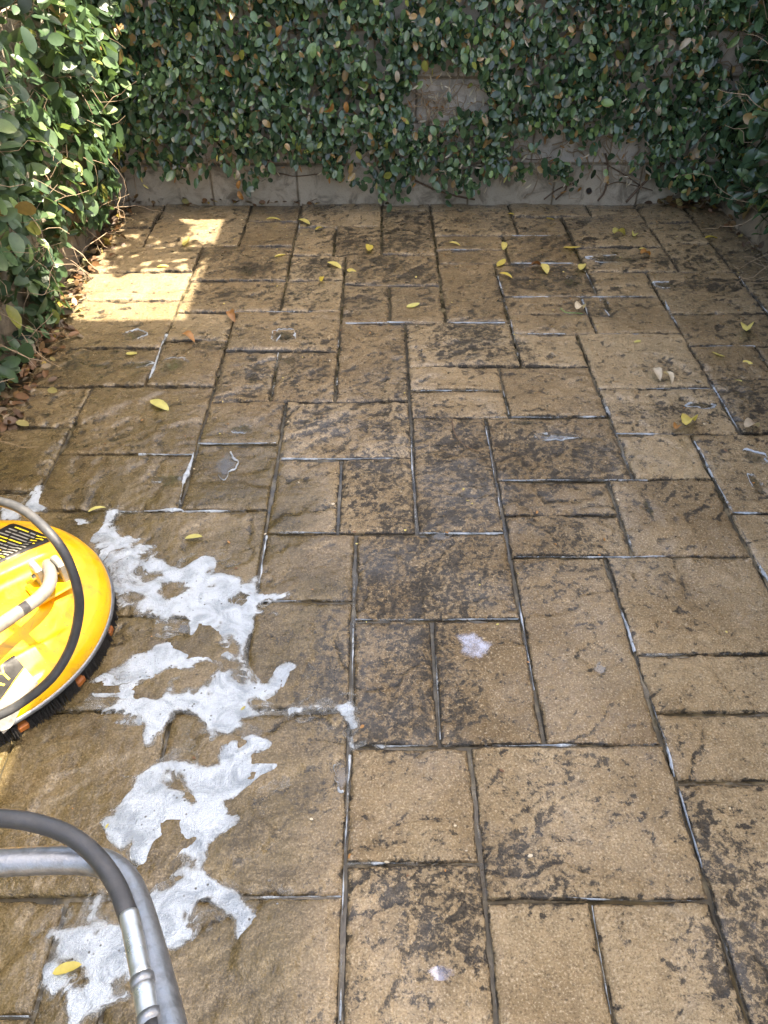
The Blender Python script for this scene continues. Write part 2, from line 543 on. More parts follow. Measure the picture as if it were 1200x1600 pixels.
# x0, x1, y0, y1 in millimetres, mildew in per cent
RECTS = [(-71,192,658,913,15),(192,616,587,913,30),(-71,192,355,658,75),(192,390,355,587,10),(390,616,355,587,30),(616,890,355,825,70),(616,955,825,992,40),(616,955,992,1159,40),(616,1022,1159,1494,30),(356,616,913,1494,25),(-71,356,1270,1590,55),(-71,128,913,1270,55),(128,356,913,1270,35),(-328,-71,1335,1590,20),(-328,-71,1005,1335,50),(-477,-71,598,1005,35),(-809,-477,598,1005,10),(-477,-71,355,598,30),(-592,-477,355,598,10),(-946,-592,406,598,10),(-946,-592,355,406,10),(-328,102,1936,2259,50),(-328,-124,1590,1936,30),(-124,102,1590,1936,60),(102,356,1590,2161,65),(356,777,1824,2161,50),(356,696,1663,1824,30),(356,696,1494,1663,30),(696,1022,1494,1824,35),(777,1022,1824,2061,10),(1022,1362,1671,2061,40),(1022,1303,1159,1671,30),(777,1193,2061,2339,35),(777,1193,2339,2732,30),(523,777,2490,2732,45),(102,523,2490,2827,55),(102,439,2329,2490,20),(102,439,2161,2329,40),(439,777,2161,2490,35),(-159,102,2259,2827,55),(266,523,2827,3388,35),(40,266,2827,3167,40),(-159,40,2827,3167,60),(-159,266,3167,3487,85),(10,266,3487,4041,95),(-218,10,3487,3828,90),(-413,-218,3487,3828,45),(-413,10,3828,4141,50),(10,266,4041,4141,30),(266,681,4041,4141,20),(-413,-159,3222,3487,50),(-413,-159,2925,3222,50),(-594,-159,2604,2925,40),(-594,-385,2259,2604,50),(-385,-159,2259,2604,50),(-594,-328,2016,2259,25),(-594,-328,1690,2016,30),(-1031,-594,1962,2361,20),(-1031,-594,1690,1962,25),(-1352,-1031,2114,2361,20),(-1352,-1031,1777,2114,20),(-1352,-1031,1690,1777,20),(-775,-328,1286,1690,20),(-1352,-775,1286,1690,10),(-775,-328,1005,1286,35),(-1352,-775,1005,1286,10),(-1352,-809,598,1005,5),(-1287,-842,2632,3026,20),(-842,-594,2690,2925,10),(-842,-594,2361,2690,25),(-1287,-842,2361,2632,30),(-676,-413,3906,4141,20),(-676,-413,3591,3906,30),(-842,-413,3222,3591,45),(-842,-413,2925,3222,45),(-1314,-1134,3819,4141,20),(-1134,-676,3591,4141,10),(-1314,-1134,3591,3819,20),(-1314,-842,3309,3591,20),(-1314,-842,3026,3309,5),(266,681,3707,4041,45),(681,1093,3958,4141,10),(681,930,3707,3958,10),(266,597,3541,3707,35),(266,597,3388,3541,45),(597,930,3388,3707,50),(523,930,3058,3388,50),(523,856,2901,3058,20),(523,856,2732,2901,25),(856,1193,2732,3058,40),(930,1193,3058,3291,15),(930,1346,3563,3958,50),(930,1346,3291,3563,40),(1093,1346,3958,4141,20),(1346,1595,3614,3861,20),(1346,1595,3861,4141,20),(1346,1595,3291,3614,35),(1193,1595,2904,3291,30),(1193,1595,2638,2904,35),(1193,1448,2396,2638,20),(1193,1650,2061,2396,45),(1448,1650,2396,2638,20),(1595,1800,3202,4141,35),(1595,1890,2904,3202,30),(1595,1890,2638,2904,30),(1362,1650,1671,2061,30),(1303,1590,1159,1671,30),(1660,1800,2300,2630,30),(1660,1800,1970,2300,30),(1660,1800,1520,1970,30),(1600,1660,1210,1660,30),(1660,1800,1260,1520,30),(1660,1800,1000,1260,30),(1600,1660,760,1210,30),(970,1300,890,1150,30),(1300,1560,820,1150,30),(1660,1800,740,1000,30),(970,1230,560,890,30),(1230,1300,560,890,30),(1300,1600,370,820,30),(900,970,360,810,30),(1600,1660,500,760,30),(1660,1800,410,740,30),(-1360,-1030,140,590,30),(-1030,-960,260,590,30),(970,1300,110,560,30),(1600,1660,240,500,30),(1660,1800,80,410,30),(1300,1600,-80,370,30),(900,970,100,360,30),(-960,-510,80,354,30),(-510,-180,10,354,30),(-180,150,80,354,30),(150,410,-110,354,30),(410,860,80,354,30),(-1030,-960,-190,260,30),(1600,1660,-20,240,30),(-1360,-1030,-120,140,30),(970,1300,-220,110,30),(900,970,-160,100,30),(-960,-630,-370,80,30),(-630,-510,-370,80,30),(-180,150,-250,80,30),(410,860,-180,80,30),(1660,1800,-180,80,30),(-510,-180,-440,10,30),(1600,1660,-470,-20,30),(1300,1600,-530,-80,30),(150,410,-440,-110,30),(-1360,-1100,-450,-120,30),(-1100,-1030,-380,-120,30),(900,970,-420,-160,30),(410,860,-630,-180,30),(1660,1800,-440,-180,30),(-1030,-960,-520,-190,30),(970,1300,-480,-220,30),(-180,150,-580,-250,30),(-960,-700,-820,-370,30),(-700,-510,-630,-370,30),(-1100,-1030,-640,-380,30),(900,970,-680,-420,30),(-510,-250,-770,-440,30),(-250,-180,-890,-440,30),(150,410,-770,-440,30),(1660,1800,-770,-440,30),(-1360,-1100,-780,-450,30),(1600,1660,-730,-470,30),(970,1300,-810,-480,30),(-1030,-960,-970,-520,30),(1300,1600,-790,-530,30),(-180,150,-840,-580,30),(-700,-510,-890,-630,30),(410,860,-960,-630,30),(-1100,-1030,-1090,-640,30),(900,970,-940,-680,30),(1600,1660,-1060,-730,30),(-510,-250,-1220,-770,30),(150,410,-1220,-770,30),(1660,1800,-1030,-770,30),(-1360,-1100,-1040,-780,30),(1300,1600,-1240,-790,30),(970,1300,-1260,-810,30),(-960,-700,-1150,-820,30),(-180,150,-1290,-840,30),(-700,-510,-1340,-890,30),(-250,-180,-1340,-890,30),(900,970,-1200,-940,30),(410,740,-1410,-960,30),(740,860,-1290,-960,30),(-1030,-960,-1420,-970,30),(1660,1800,-1290,-1030,30),(-1360,-1100,-1490,-1040,30),(1600,1660,-1510,-1060,30),(-1100,-1030,-1350,-1090,30),(-960,-700,-1600,-1150,30),(900,970,-1600,-1200,30),(-510,-250,-1600,-1220,30),(150,410,-1550,-1220,30),(1300,1600,-1600,-1240,30),(970,1300,-1520,-1260,30),(-180,80,-1600,-1290,30),(80,150,-1550,-1290,30),(740,860,-1550,-1290,30),(1660,1800,-1550,-1290,30),(-700,-510,-1600,-1340,30),(-250,-180,-1600,-1340,30),(-1100,-1030,-1600,-1350,30),(410,740,-1600,-1410,30),(-1030,-960,-1600,-1420,30),(-1360,-1100,-1600,-1490,30),(1600,1660,-1600,-1510,30),(970,1300,-1600,-1520,30)]

BLOBS = [  # darkest mildew patches: photo x, y, half width, half height, strength
    (505, 420, 36, 16, .9), (640, 345, 44, 18, .5), (625, 375, 40, 16, .4), (560, 378, 36, 18, .5), (600, 425, 62, 18, .6), (655, 470, 40, 12, .5),
    (575, 465, 30, 18, .5), (600, 905, 22, 42, .5), (680, 870, 40, 30, .3), (640, 1400, 50, 50, .5), (690, 1470, 70, 60, .5), (650, 1540, 50, 60, .4),
    (880, 700, 75, 30, .4), (720, 350, 50, 16, .4), (935, 347, 52, 8, .7), (1140, 1400, 40, 70, .8), (1150, 1520, 40, 80, .8), (1095, 1300, 30, 60, .7),
    (620, 560, 40, 60, .3), (500, 660, 80, 25, .3), (700, 720, 40, 80, .35), (870, 1270, 60, 70, .3), (830, 1340, 60, 40, .4), (640, 1040, 45, 50, .4),
    (700, 1100, 50, 40, .35), (830, 430, 50, 18, .5), (1020, 410, 50, 10, .5), (960, 400, 60, 8, .4), (1080, 405, 30, 10, .5), (920, 440, 40, 14, .4),
    (400, 415, 60, 14, .35), (370, 460, 60, 12, .35), (465, 460, 50, 20, .35), (390, 590, 30, 25, .5), (480, 590, 30, 20, .35), (1120, 445, 60, 10, .5),
    (1100, 510, 50, 10, .45), (1020, 640, 90, 14, .4), (720, 540, 60, 25, .35), (490, 1050, 60, 40, .4), (470, 1150, 60, 30, .4), (430, 1240, 80, 40, .25),
    (990, 950, 40, 60, .2), (1080, 930, 60, 40, .3), (910, 930, 60, 30, .2), (800, 350, 60, 12, .3), (1130, 720, 60, 40, .3), (1170, 630, 40, 40, .4),
    (330, 545, 20, 8, .3), (150, 570, 60, 16, .3), (170, 660, 60, 20, .2), (1040, 790, 60, 30, .3), (850, 620, 40, 20, .35), (560, 660, 70, 30, .3)]
_bc = np.array([at(b[0], b[1])[:2] for b in BLOBS])
_bx = np.array([abs(at(b[0] + b[2], b[1])[0] - at(b[0], b[1])[0]) for b in BLOBS])
_by = np.array([abs(at(b[0], b[1] - b[3])[1] - at(b[0], b[1])[1]) for b in BLOBS])
_bs = np.array([b[4] for b in BLOBS])


def stain_at(X, Y):
    s = np.zeros_like(X)
    for k in range(len(BLOBS)):
        d = ((X - _bc[k, 0]) / _bx[k]) ** 2 + ((Y - _bc[k, 1]) / _by[k]) ** 2
        s = np.maximum(s, _bs[k] * np.exp(-d * 0.9))
    return s


def wet_at(X, Y):
    # soaked, freshly scrubbed area round the machine; dry edge runs along the long joint
    n = fbm(X * 4, Y * 4, 91, 3)
    a = sstep(0.05, -0.13, X + 0.06 + 0.22 * n + 0.25 * np.clip(Y - 1.35, 0, 1)) * sstep(2.6, 1.8, Y + 0.4 * n)
    b = 0.55 * sstep(0.05, -0.6, X + 0.3 + 0.5 * n) * sstep(3.3, 2.4, Y)
    far = 0.08 * sstep(2.1, 3.2, Y)
    return np.clip(np.maximum(np.maximum(a, b), far), 0, 1)


HALF = 0.0046


def slab_height(X, Y, seed):
    a = -0.6 + 0.6 * math.sin(seed * 1.7)
    u, v = X * math.cos(a) - Y * math.sin(a), X * math.sin(a) + Y * math.cos(a)
    ox, oy = seed * 3.17, seed * 7.71
    wu = u + 0.05 * fbm(u * 9, v * 9 + ox, 15, 3)
    wv = v + 0.05 * fbm(u * 9 + oy, v * 9, 16, 3)
    t = (fbm(wu * 2.6 + ox, wv * 4.2 + oy, 5, 6) + 0.5) * 5.0
    fr = t - np.floor(t)
    steps = (np.floor(t) + sstep(0.42, 0.58, fr) + 0.25 * fr) / 5.0 - 0.5
    z = 0.024 * steps + 0.0065 * fbm(u * 7 + ox, v * 11 + oy, 8, 5) + 0.0042 * fbm(u * 30, v * 42, 12, 4)
    return np.clip(z, -0.0090, 0.0068)


def cavity_of(Zs):
    """how far each point lies under its surroundings (dirt gathers there)"""
    a = Zs
    for _ in range(3):
        p = np.pad(a, 1, mode='edge')
        a = (p[:-2, 1:-1] + p[2:, 1:-1] + p[1:-1, :-2] + p[1:-1, 2:] + p[1:-1, 1:-1]) / 5
    return np.clip((a - Zs) / 0.0011, -1, 1.6)


PUDDLES = [(212, 523, 18, 8), (270, 572, 20, 11), (443, 524, 20, 11), (352, 725, 17, 19), (375, 671, 20, 9), (740, 1010, 27, 22), (937, 1045, 10, 9),
           (690, 1520, 26, 15), (533, 1212, 11, 17), (893, 441, 16, 8), (868, 683, 32, 6), (1176, 715, 20, 9), (215, 570, 22, 4), (948, 478, 5, 14),
           (1014, 795, 6, 16), (386, 425, 15, 9), (960, 405, 40, 5), (1042, 446, 20, 5), (1098, 634, 22, 5), (690, 838, 18, 6), (265, 750, 26, 9),
           (450, 563, 14, 6), (286, 983, 13, 12), (820, 660, 30, 4), (1185, 760, 9, 16), (155, 572, 15, 3), (395, 590, 10, 8)]
HOLLOWS = []
for x, y, rx, ry in PUDDLES:
    c = at(x, y)
    HOLLOWS.append((c[0], c[1], abs(at(x + rx, y)[0] - c[0]) * 1.15, abs(at(x, y - ry)[1] - c[1]) * 1.15))

for i, (a, b, c, d, ml) in enumerate(RECTS):
    x0, x1, y0, y1 = a / 1000 + HALF, b / 1000 - HALF, c / 1000 + HALF, d / 1000 - HALF
    cx, cy = (x0 + x1) / 2, (y0 + y1) / 2
    px, py, dz = project((cx, cy, 0))
    seen = -150 < px[0] < 1350 and py[0] < 1780
    st = (0.0065 if cy < 1.6 else 0.009 if cy < 2.6 else 0.013) if seen else 0.05
    e = 0.003
    gx = np.r_[x0, x0 + e, np.linspace(x0 + 2.6 * e, x1 - 2.6 * e, max(3, int((x1 - x0) / st))), x1 - e, x1]
    gy = np.r_[y0, y0 + e, np.linspace(y0 + 2.6 * e, y1 - 2.6 * e, max(3, int((y1 - y0) / st))), y1 - e, y1]
    X, Y = np.meshgrid(gx, gy)
    de = np.minimum(np.minimum(X - x0, x1 - X), np.minimum(Y - y0, y1 - Y))
    z = slab_height(X, Y, i) - 0.0055 * np.exp(-de / (0.004 + 0.004 * vnoise(X * 30, Y * 30, 3)))
    for (hx, hy, hrx, hry) in HOLLOWS:
        if x0 - .1 < hx < x1 + .1 and y0 - .1 < hy < y1 + .1:
            gq = np.exp(-(((X - hx) / hrx) ** 2 + ((Y - hy) / hry) ** 2) ** 1.5 * 0.8)
            z = z * (1 - 0.75 * gq) - 0.0035 * gq
    chip = sstep(0.62, 0.8, vnoise(X * 16, Y * 16, 44)) * np.exp(-de / 0.008)
    z = z - 0.004 * chip + 0.0015
    cav = cavity_of(z)
    # ragged outline
    wob = np.exp(-de / 0.02)
    Xw = X + wob * 0.0075 * fbm(X * 18 + i, Y * 18, 61, 3)
    Yw = Y + wob * 0.0075 * fbm(X * 18, Y * 18 + i, 77, 3)
    ny, nx = X.shape
    P = np.stack([Xw, Yw, z], -1).reshape(-1, 3)
    idx = np.arange(nx * ny).reshape(ny, nx)
    F = np.stack([idx[:-1, :-1], idx[:-1, 1:], idx[1:, 1:], idx[1:, :-1]], -1).reshape(-1, 4)
    per = np.r_[idx[0, :], idx[1:, -1], idx[-1, -2::-1], idx[-2:0:-1, 0]]
    lo = P[per].copy()
    lo[:, 2] = -0.03
    k = len(per)
    j = np.arange(k)
    Fs = np.stack([per[j], len(P) + j, len(P) + (j + 1) % k, per[(j + 1) % k]], -1)
    sd = np.clip(ml / 100 * 0.62 + 0.03 + stain_at(X, Y) * 0.75 + 0.26 * np.exp(-de / 0.022) + 0.95 * fbm(X * 2.6 + 40, Y * 2.6, 888, 4), -0.15, 0.70)
    sd = sd * (1 - 0.45 * sstep(0.5, 1, wet_at(X, Y)))
    wt = wet_at(X, Y)
    st_ = np.r_[sd.ravel(), sd.ravel()[per]]
    wt_ = np.r_[wt.ravel(), wt.ravel()[per]]
    tn = np.full(len(st_), (0.5 + 0.5 * math.sin(i * 12.9898) if ml > 12 else 0.85))
    cv_ = np.r_[cav.ravel(), cav.ravel()[per]]
    me = mesh_np('paving_slab', np.vstack([P, lo]), np.vstack([F, Fs]), STONE, (cx, cy, 0), True, {'stain': st_, 'wet': wt_, 'cavity': cv_, 'tone': tn})
    link('paving_slab', me, paving, (cx, cy, 0))

# ------------------------------------------------------------------ water puddles, foam
RIM = [True, True, True, True, True, False, True, False, True, True, True, True, True, True, True, False, True, True, True, False, True, True, False, False, True, False, False]
pv, pf, rim_v, rim_f, rim_t = [], [], [], [], []
soapy = ([], [])  # puddles that carry the painted sky glint
pd, sdp = [], []


def ribbon(P, width, z, acc, seed, closed=False, dome=0.0016):
    """a low rounded ribbon of foam along ground points P"""
    P = np.asarray(P, float)
    n = len(P)
    T = np.gradient(P, axis=0)
    T /= np.linalg.norm(T, axis=1)[:, None] + 1e-9
    N = np.stack([-T[:, 1], T[:, 0]], -1)
    s = np.r_[0, np.cumsum(np.linalg.norm(np.diff(P, axis=0), axis=1))]
    wv = width * np.clip(0.5 + 3.4 * fbm(s * 20 + seed * 5.1, s * 0 + seed, 21, 4), 0.12, 2.2)
    tk = np.clip(0.33 + 2.6 * fbm(s * 7 + seed * 2.3, s * 0 + seed, 23, 3), 0.0, 0.95)
    off = width * 1.5 * fbm(s * 13 + seed, s * 0, 31, 4)
    C = P + N * off[:, None]
    k0 = len(acc[0])
    for j, (q, h) in enumerate(((-1, -0.0035), (-0.6, dome * 0.7), (0, dome), (0.6, dome * 0.7), (1, -0.0035))):
        Q = C + N * (q * wv)[:, None]
        acc[0].extend([(x, y, z + h) for x, y in Q])
        acc[2].extend(list(tk if abs(q) < .9 else tk * .5))
    for r in range(4):
        for i in range(n - 1):
            acc[1].append((k0 + r * n + i, k0 + r * n + i + 1, k0 + (r + 1) * n + i + 1, k0 + (r + 1) * n + i))


acc = (rim_v, rim_f, rim_t)
for k, (x, y, rx, ry) in enumerate(PUDDLES):
    c = at(x, y)
    ax = abs(at(x + rx, y)[0] - c[0])
    ay = abs(at(x, y - ry)[1] - c[1])
    th = np.linspace(0, 2 * math.pi, 49)[:-1]
    rr = 1 + 1.3 * fbm(np.cos(th) * 1.4 + k * 9, np.sin(th) * 1.4, 70, 4)
    R = np.stack([c[0] + ax * rr * np.cos(th), c[1] + ay * rr * np.sin(th)], -1)
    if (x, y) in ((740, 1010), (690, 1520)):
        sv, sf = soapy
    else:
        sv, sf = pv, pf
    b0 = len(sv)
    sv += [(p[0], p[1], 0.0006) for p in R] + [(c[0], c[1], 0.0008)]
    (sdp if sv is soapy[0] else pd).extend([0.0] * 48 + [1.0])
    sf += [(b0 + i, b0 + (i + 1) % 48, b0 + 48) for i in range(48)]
    if RIM[k]:
        a0 = random.randint(0, 47)
        n = random.randint(26, 46)
        Q = np.array([R[(a0 + i) % 48] for i in range(n)])
        wpx = 1.9 * np.linalg.norm(at(x + 1, y) - c)
        ribbon(catmull(np.c_[Q, Q[:, :1] * 0], 2)[:, :2], wpx, 0.0024, acc, k + 3)
tag(link('puddle_water', mesh_np('puddle_water', pv, pf, WATER, attrs={'depth': pd})), 'shallow clear puddles lying in hollows of the slabs', kind='stuff')
tag(link('glint_puddle', mesh_np('glint_puddle', *soapy, SKY_GLINT, attrs={'depth': sdp})), 'puddles with a painted pale sky glint, lying on two slabs in the middle foreground', kind='stuff')

LINES = [  # soap foam lying in the joints: width in photo px, then points
    (9, 303, 708, 292, 740, 284, 770, 279, 797), (9, 165, 799, 230, 799, 275, 796, 290, 799), (4, 285, 799, 340, 798, 419, 799), (6, 417, 838, 410, 880, 400, 935),
    (4, 420, 832, 480, 832, 550, 833), (3, 310, 693, 370, 693, 434, 692), (4, 302, 710, 260, 710, 215, 709), (6, 434, 552, 430, 590, 424, 626), (6, 436, 548, 432, 535, 440, 522),
    (3, 530, 492, 528, 560, 525, 625), (4, 641, 660, 645, 740, 650, 830), (4, 655, 833, 700, 833, 788, 833), (4, 645, 652, 795, 652, 945, 651), (3, 795, 648, 790, 625, 786, 610),
    (3, 776, 425, 786, 460, 800, 510, 812, 570), (8, 942, 625, 949, 642, 957, 664), (4, 960, 672, 975, 710, 990, 747), (4, 952, 755, 970, 805, 990, 866), (4, 780, 750, 900, 750, 1015, 750),
    (6, 1086, 690, 1114, 745, 1142, 795, 1170, 850, 1200, 910), (7, 1038, 470, 1060, 512, 1078, 541, 1100, 577), (4, 1108, 592, 1130, 630, 1157, 676), (3, 805, 870, 950, 870, 1090, 869),
    (7, 1080, 869, 1120, 868, 1150, 868), (5, 948, 880, 970, 950, 993, 1020), (5, 1000, 1022, 1080, 1022, 1160, 1021), (6, 997, 1030, 1015, 1090, 1036, 1150, 1055, 1215), (5, 550, 1166, 690, 1165, 850, 1164, 1030, 1163),
    (3, 555, 850, 552, 1000, 549, 1100), (5, 546, 1180, 542, 1290, 539, 1345), (4, 538, 1352, 535, 1440, 532, 1600), (5, 375, 1401, 450, 1401, 536, 1400), (6, 543, 1349, 640, 1349, 748, 1349), (3, 735, 1172, 742, 1240, 752, 1345),
    (3, 850, 1160, 835, 1080, 818, 985), (4, 526, 356, 560, 355), (5, 468, 350, 463, 380), (4, 910, 412, 920, 435, 932, 460), (3, 790, 464, 900, 464, 1030, 463), (4, 910, 468, 920, 495, 932, 518), (3, 800, 521, 930, 522, 1060, 522),
    (3, 1060, 426, 1150, 427), (4, 1155, 433, 1175, 460, 1200, 489), (3, 1075, 541, 1180, 541), (2, 640, 610, 785, 610), (5, 400, 939, 473, 939, 550, 939), (3, 0, 1588, 50, 1588), (5, 260, 522, 250, 545, 232, 596),
    (3, 757, 660, 770, 730, 785, 820), (3, 678, 985, 684, 1080, 688, 1160), (3, 758, 1350, 765, 1440, 776, 1590), (3, 1058, 1222, 1112, 1406, 1160, 1565), (3, 800, 880, 815, 965, 835, 1080), (3, 555, 968, 680, 968, 810, 967), (3, 680, 390, 790, 390),
    (3, 798, 411, 905, 411), (3, 605, 503, 690, 504, 790, 504), (2, 540, 505, 610, 504), (3, 935, 607, 1110, 607), (3, 963, 677, 1085, 679), (5, 1145, 801, 1200, 801), (3, 800, 368, 880, 368), (2, 895, 387, 1030, 387), (3, 440, 716, 530, 717, 640, 716),
    (3, 850, 1400, 1000, 1408, 1105, 1407), (3, 925, 1415, 935, 1480, 955, 1590), (3, 60, 1125, 40, 1170, 8, 1250), (3, 1172, 541, 1200, 570), (2, 350, 488, 440, 487, 530, 487)]
LINE_MAP = {}
for k, L in enumerate(LINES):
    pts = np.array([at(L[i], L[i + 1])[:2] for i in range(1, len(L), 2)])
    wpx = L[0] * 0.36 * np.linalg.norm(at(L[1] + 1, L[2]) - at(L[1], L[2]))
    C = catmull(np.c_[pts, pts[:, :1] * 0], 4)[:, :2]
    s = np.r_[0, np.cumsum(np.linalg.norm(np.diff(C, axis=0), axis=1))]
    q = np.arange(0, s[-1], 0.007)
    C = np.stack([np.interp(q, s, C[:, 0]), np.interp(q, s, C[:, 1])], -1)
    if len(C) > 4:
        ribbon(C, wpx, 0.0005 if L[0] < 6 else 0.0022, acc, k)
tag(link('foam_trails', mesh_np('foam_trails', rim_v, rim_f, FOAM, attrs={'thick': rim_t})), 'thin white soap foam trails in the paving joints and round puddles', kind='stuff')

FOAM_ON = [
    [(65, 753), (62, 770), (58, 790), (78, 798), (50, 802), (40, 814), (5, 814), (20, 800), (40, 785), (50, 765)], [(0, 790), (12, 796), (14, 812), (0, 814)],
    [(115, 815), (125, 812), (140, 818), (148, 828), (160, 830), (166, 815), (166, 800), (187, 796), (183, 812), (174, 832), (180, 842), (212, 846), (205, 856), (185, 862), (172, 877), (158, 886), (150, 872), (145, 855), (130, 850), (115, 835)],
    [(165, 880), (185, 866), (200, 862), (215, 868), (228, 880), (243, 870), (255, 872), (268, 888), (295, 893), (298, 880), (315, 872), (335, 873), (338, 885), (335, 898), (360, 906), (380, 913), (392, 914), (400, 900), (406, 905), (406, 930), (440, 933), (473, 937), (440, 942), (402, 945),
     (402, 980), (389, 1000), (386, 1027), (380, 1055), (374, 1050), (373, 1030), (376, 1010), (367, 994), (340, 994), (320, 1001), (300, 998), (293, 980), (298, 968), (285, 962), (240, 960), (205, 957), (190, 950), (215, 945), (230, 938), (222, 930), (198, 930), (178, 925), (172, 905)],
    [(200, 1038), (215, 1030), (245, 1012), (275, 1008), (290, 1020), (310, 1015), (345, 1022), (370, 1035), (365, 1042), (330, 1030), (300, 1030), (280, 1040), (262, 1047), (245, 1057), (235, 1067), (220, 1067), (217, 1080), (203, 1090), (207, 1096), (245, 1100), (290, 1090), (325, 1083), (345, 1058), (360, 1050),
     (375, 1062), (400, 1075), (425, 1068), (430, 1052), (440, 1033), (455, 1028), (462, 1040), (453, 1062), (440, 1080), (410, 1092), (395, 1101), (405, 1106), (500, 1109), (540, 1106), (550, 1090), (554, 1130), (551, 1165), (546, 1188), (538, 1170), (541, 1140), (530, 1120), (510, 1116), (420, 1117), (395, 1120),
     (377, 1122), (367, 1140), (352, 1160), (340, 1157), (325, 1132), (300, 1120), (262, 1117), (256, 1132), (240, 1152), (228, 1177), (221, 1167), (224, 1140), (215, 1120), (190, 1118), (120, 1112), (110, 1106), (180, 1103), (188, 1085), (186, 1050)],
    [(338, 1183), (365, 1168), (385, 1160), (408, 1158), (410, 1168), (390, 1177), (387, 1198), (405, 1203), (442, 1201), (442, 1211), (415, 1216), (400, 1223), (385, 1230), (365, 1242), (343, 1243), (338, 1250), (342, 1262), (357, 1277), (375, 1270), (382, 1275), (367, 1292), (352, 1302), (337, 1312), (315, 1332), (300, 1332), (270, 1332),
     (245, 1337), (225, 1348), (210, 1342), (195, 1325), (215, 1305), (205, 1295), (190, 1290), (175, 1275), (185, 1260), (200, 1235), (215, 1213), (245, 1197), (280, 1197), (320, 1198), (345, 1202), (358, 1205), (348, 1195)],
    [(240, 1400), (265, 1385), (290, 1369), (318, 1370), (345, 1388), (370, 1400), (382, 1420), (400, 1438), (413, 1430), (423, 1411), (440, 1405), (464, 1403), (462, 1420), (432, 1430), (422, 1452), (405, 1464), (380, 1457), (360, 1442), (345, 1427), (325, 1408), (307, 1408), (293, 1420), (291, 1440), (303, 1467), (290, 1478), (265, 1478), (252, 1450), (238, 1420)],
    [(366, 1448), (386, 1455), (390, 1475), (378, 1484), (366, 1467)], [(145, 1405), (155, 1393), (162, 1410), (150, 1432), (137, 1429)],
    [(75, 1520), (85, 1490), (98, 1480), (105, 1460), (120, 1465), (138, 1460), (142, 1480), (137, 1510), (132, 1540), (127, 1560), (120, 1620), (106, 1620), (104, 1575), (110, 1550), (110, 1530), (95, 1547), (80, 1547)],
    [(165, 1460), (185, 1448), (212, 1455), (217, 1480), (205, 1502), (182, 1507), (172, 1525), (177, 1545), (200, 1535), (217, 1545), (190, 1562), (160, 1567), (138, 1562), (143, 1530), (153, 1500)],
    [(150, 1080), (165, 1060), (185, 1045), (195, 1060), (180, 1090), (150, 1100), (130, 1095)], [(125, 1065), (150, 1058), (175, 1050), (172, 1060), (140, 1072)], [(150, 1288), (185, 1285), (195, 1305), (185, 1325), (165, 1320)],
    [(185, 930), (200, 945), (195, 955), (182, 950)]]
FOAM_OFF = [[(245, 935), (262, 915), (285, 910), (307, 925), (295, 936), (270, 944)], [(346, 947), (390, 935), (374, 959)], [(240, 1231), (260, 1210), (290, 1213), (302, 1235), (312, 1260), (300, 1270), (283, 1248), (255, 1241)], [(215, 890), (225, 885), (232, 893), (222, 900)]]
res = 0.0042
fx0, fx1, fy0, fy1 = -1.15, 0.02, 0.38, 1.80
GX, GY = np.meshgrid(np.arange(fx0, fx1, res), np.arange(fy0, fy1, res))
WX = GX + 0.045 * fbm(GX * 13, GY * 13, 201, 5)
WY = GY + 0.045 * fbm(GX * 13, GY * 13, 301, 5)


def inside(poly):
    q = np.array([at(*p)[:2] for p in poly])
    r = np.zeros(GX.shape, bool)
    for (ax, ay), (bx, by) in zip(q, np.roll(q, -1, 0)):
        c = (ay > WY) != (by > WY)
        if ay != by:
            r ^= c & (WX < (bx - ax) * (WY - ay) / (by - ay) + ax)
    return r


mask = np.zeros(GX.shape)
for p in FOAM_ON:
    mask[inside(p)] = 1
for p in FOAM_OFF:
    mask[inside(p)] = 0


def blur(a, k):
    for ax in (0, 1):
        p = [(0, 0), (0, 0)]
        p[ax] = (k + 1, k)
        c = np.cumsum(np.pad(a, p, mode='edge'), axis=ax)
        a = (np.take(c, range(2 * k + 1, c.shape[ax]), ax) - np.take(c, range(0, c.shape[ax] - 2 * k - 1), ax)) / (2 * k + 1)
    return a


# thin threads and swirls of suds linking the patches, and lacy holes inside them
zone = blur(blur(mask, 16), 16)
qx = GX + 0.16 * fbm(GX * 4.5, GY * 4.5, 951, 3)
qy = GY + 0.16 * fbm(GX * 4.5 + 9, GY * 4.5, 961, 3)
thread = np.abs(fbm(qx * 7, qy * 11, 971, 3))
mask = np.maximum(mask, (thread < 0.030 * sstep(0.03, 0.35, zone)) * 0.8)
thread2 = np.abs(fbm(qx * 15 + 5, qy * 15, 981, 3))
mask = np.maximum(mask, (thread2 < 0.030 * sstep(0.10, 0.45, zone)) * 0.55)
lace = fbm(qx * 26, qy * 26, 991, 3)
mask = mask * (1 - 0.85 * sstep(0.17, 0.23, lace))
f1 = blur(blur(mask, 1), 1)
f2 = blur(blur(mask, 4), 4)
f3 = blur(blur(mask, 11), 11)
field = 0.45 * f1 + 0.30 * f2 + 0.25 * f3
Z = 0.0012 + 0.0060 * sstep(0.06, 0.6, field) + 0.0022 * f2 * (0.5 + fbm(GX * 16, GY * 16, 401, 3))
keep = field > 0.03
kc = keep[:-1, :-1] & keep[:-1, 1:] & keep[1:, 1:] & keep[1:, :-1]
idx = np.arange(GX.size).reshape(GX.shape)
F = np.stack([idx[:-1, :-1], idx[:-1, 1:], idx[1:, 1:], idx[1:, :-1]], -1)[kc]
used, inv = np.unique(F, return_inverse=True)
P = np.stack([GX, GY, Z], -1).reshape(-1, 3)[used]
thick = np.clip(0.95 * sstep(0.05, 0.9, field) + 0.35 * (f2 - 0.5) * f1, 0, 1.2).ravel()[used]
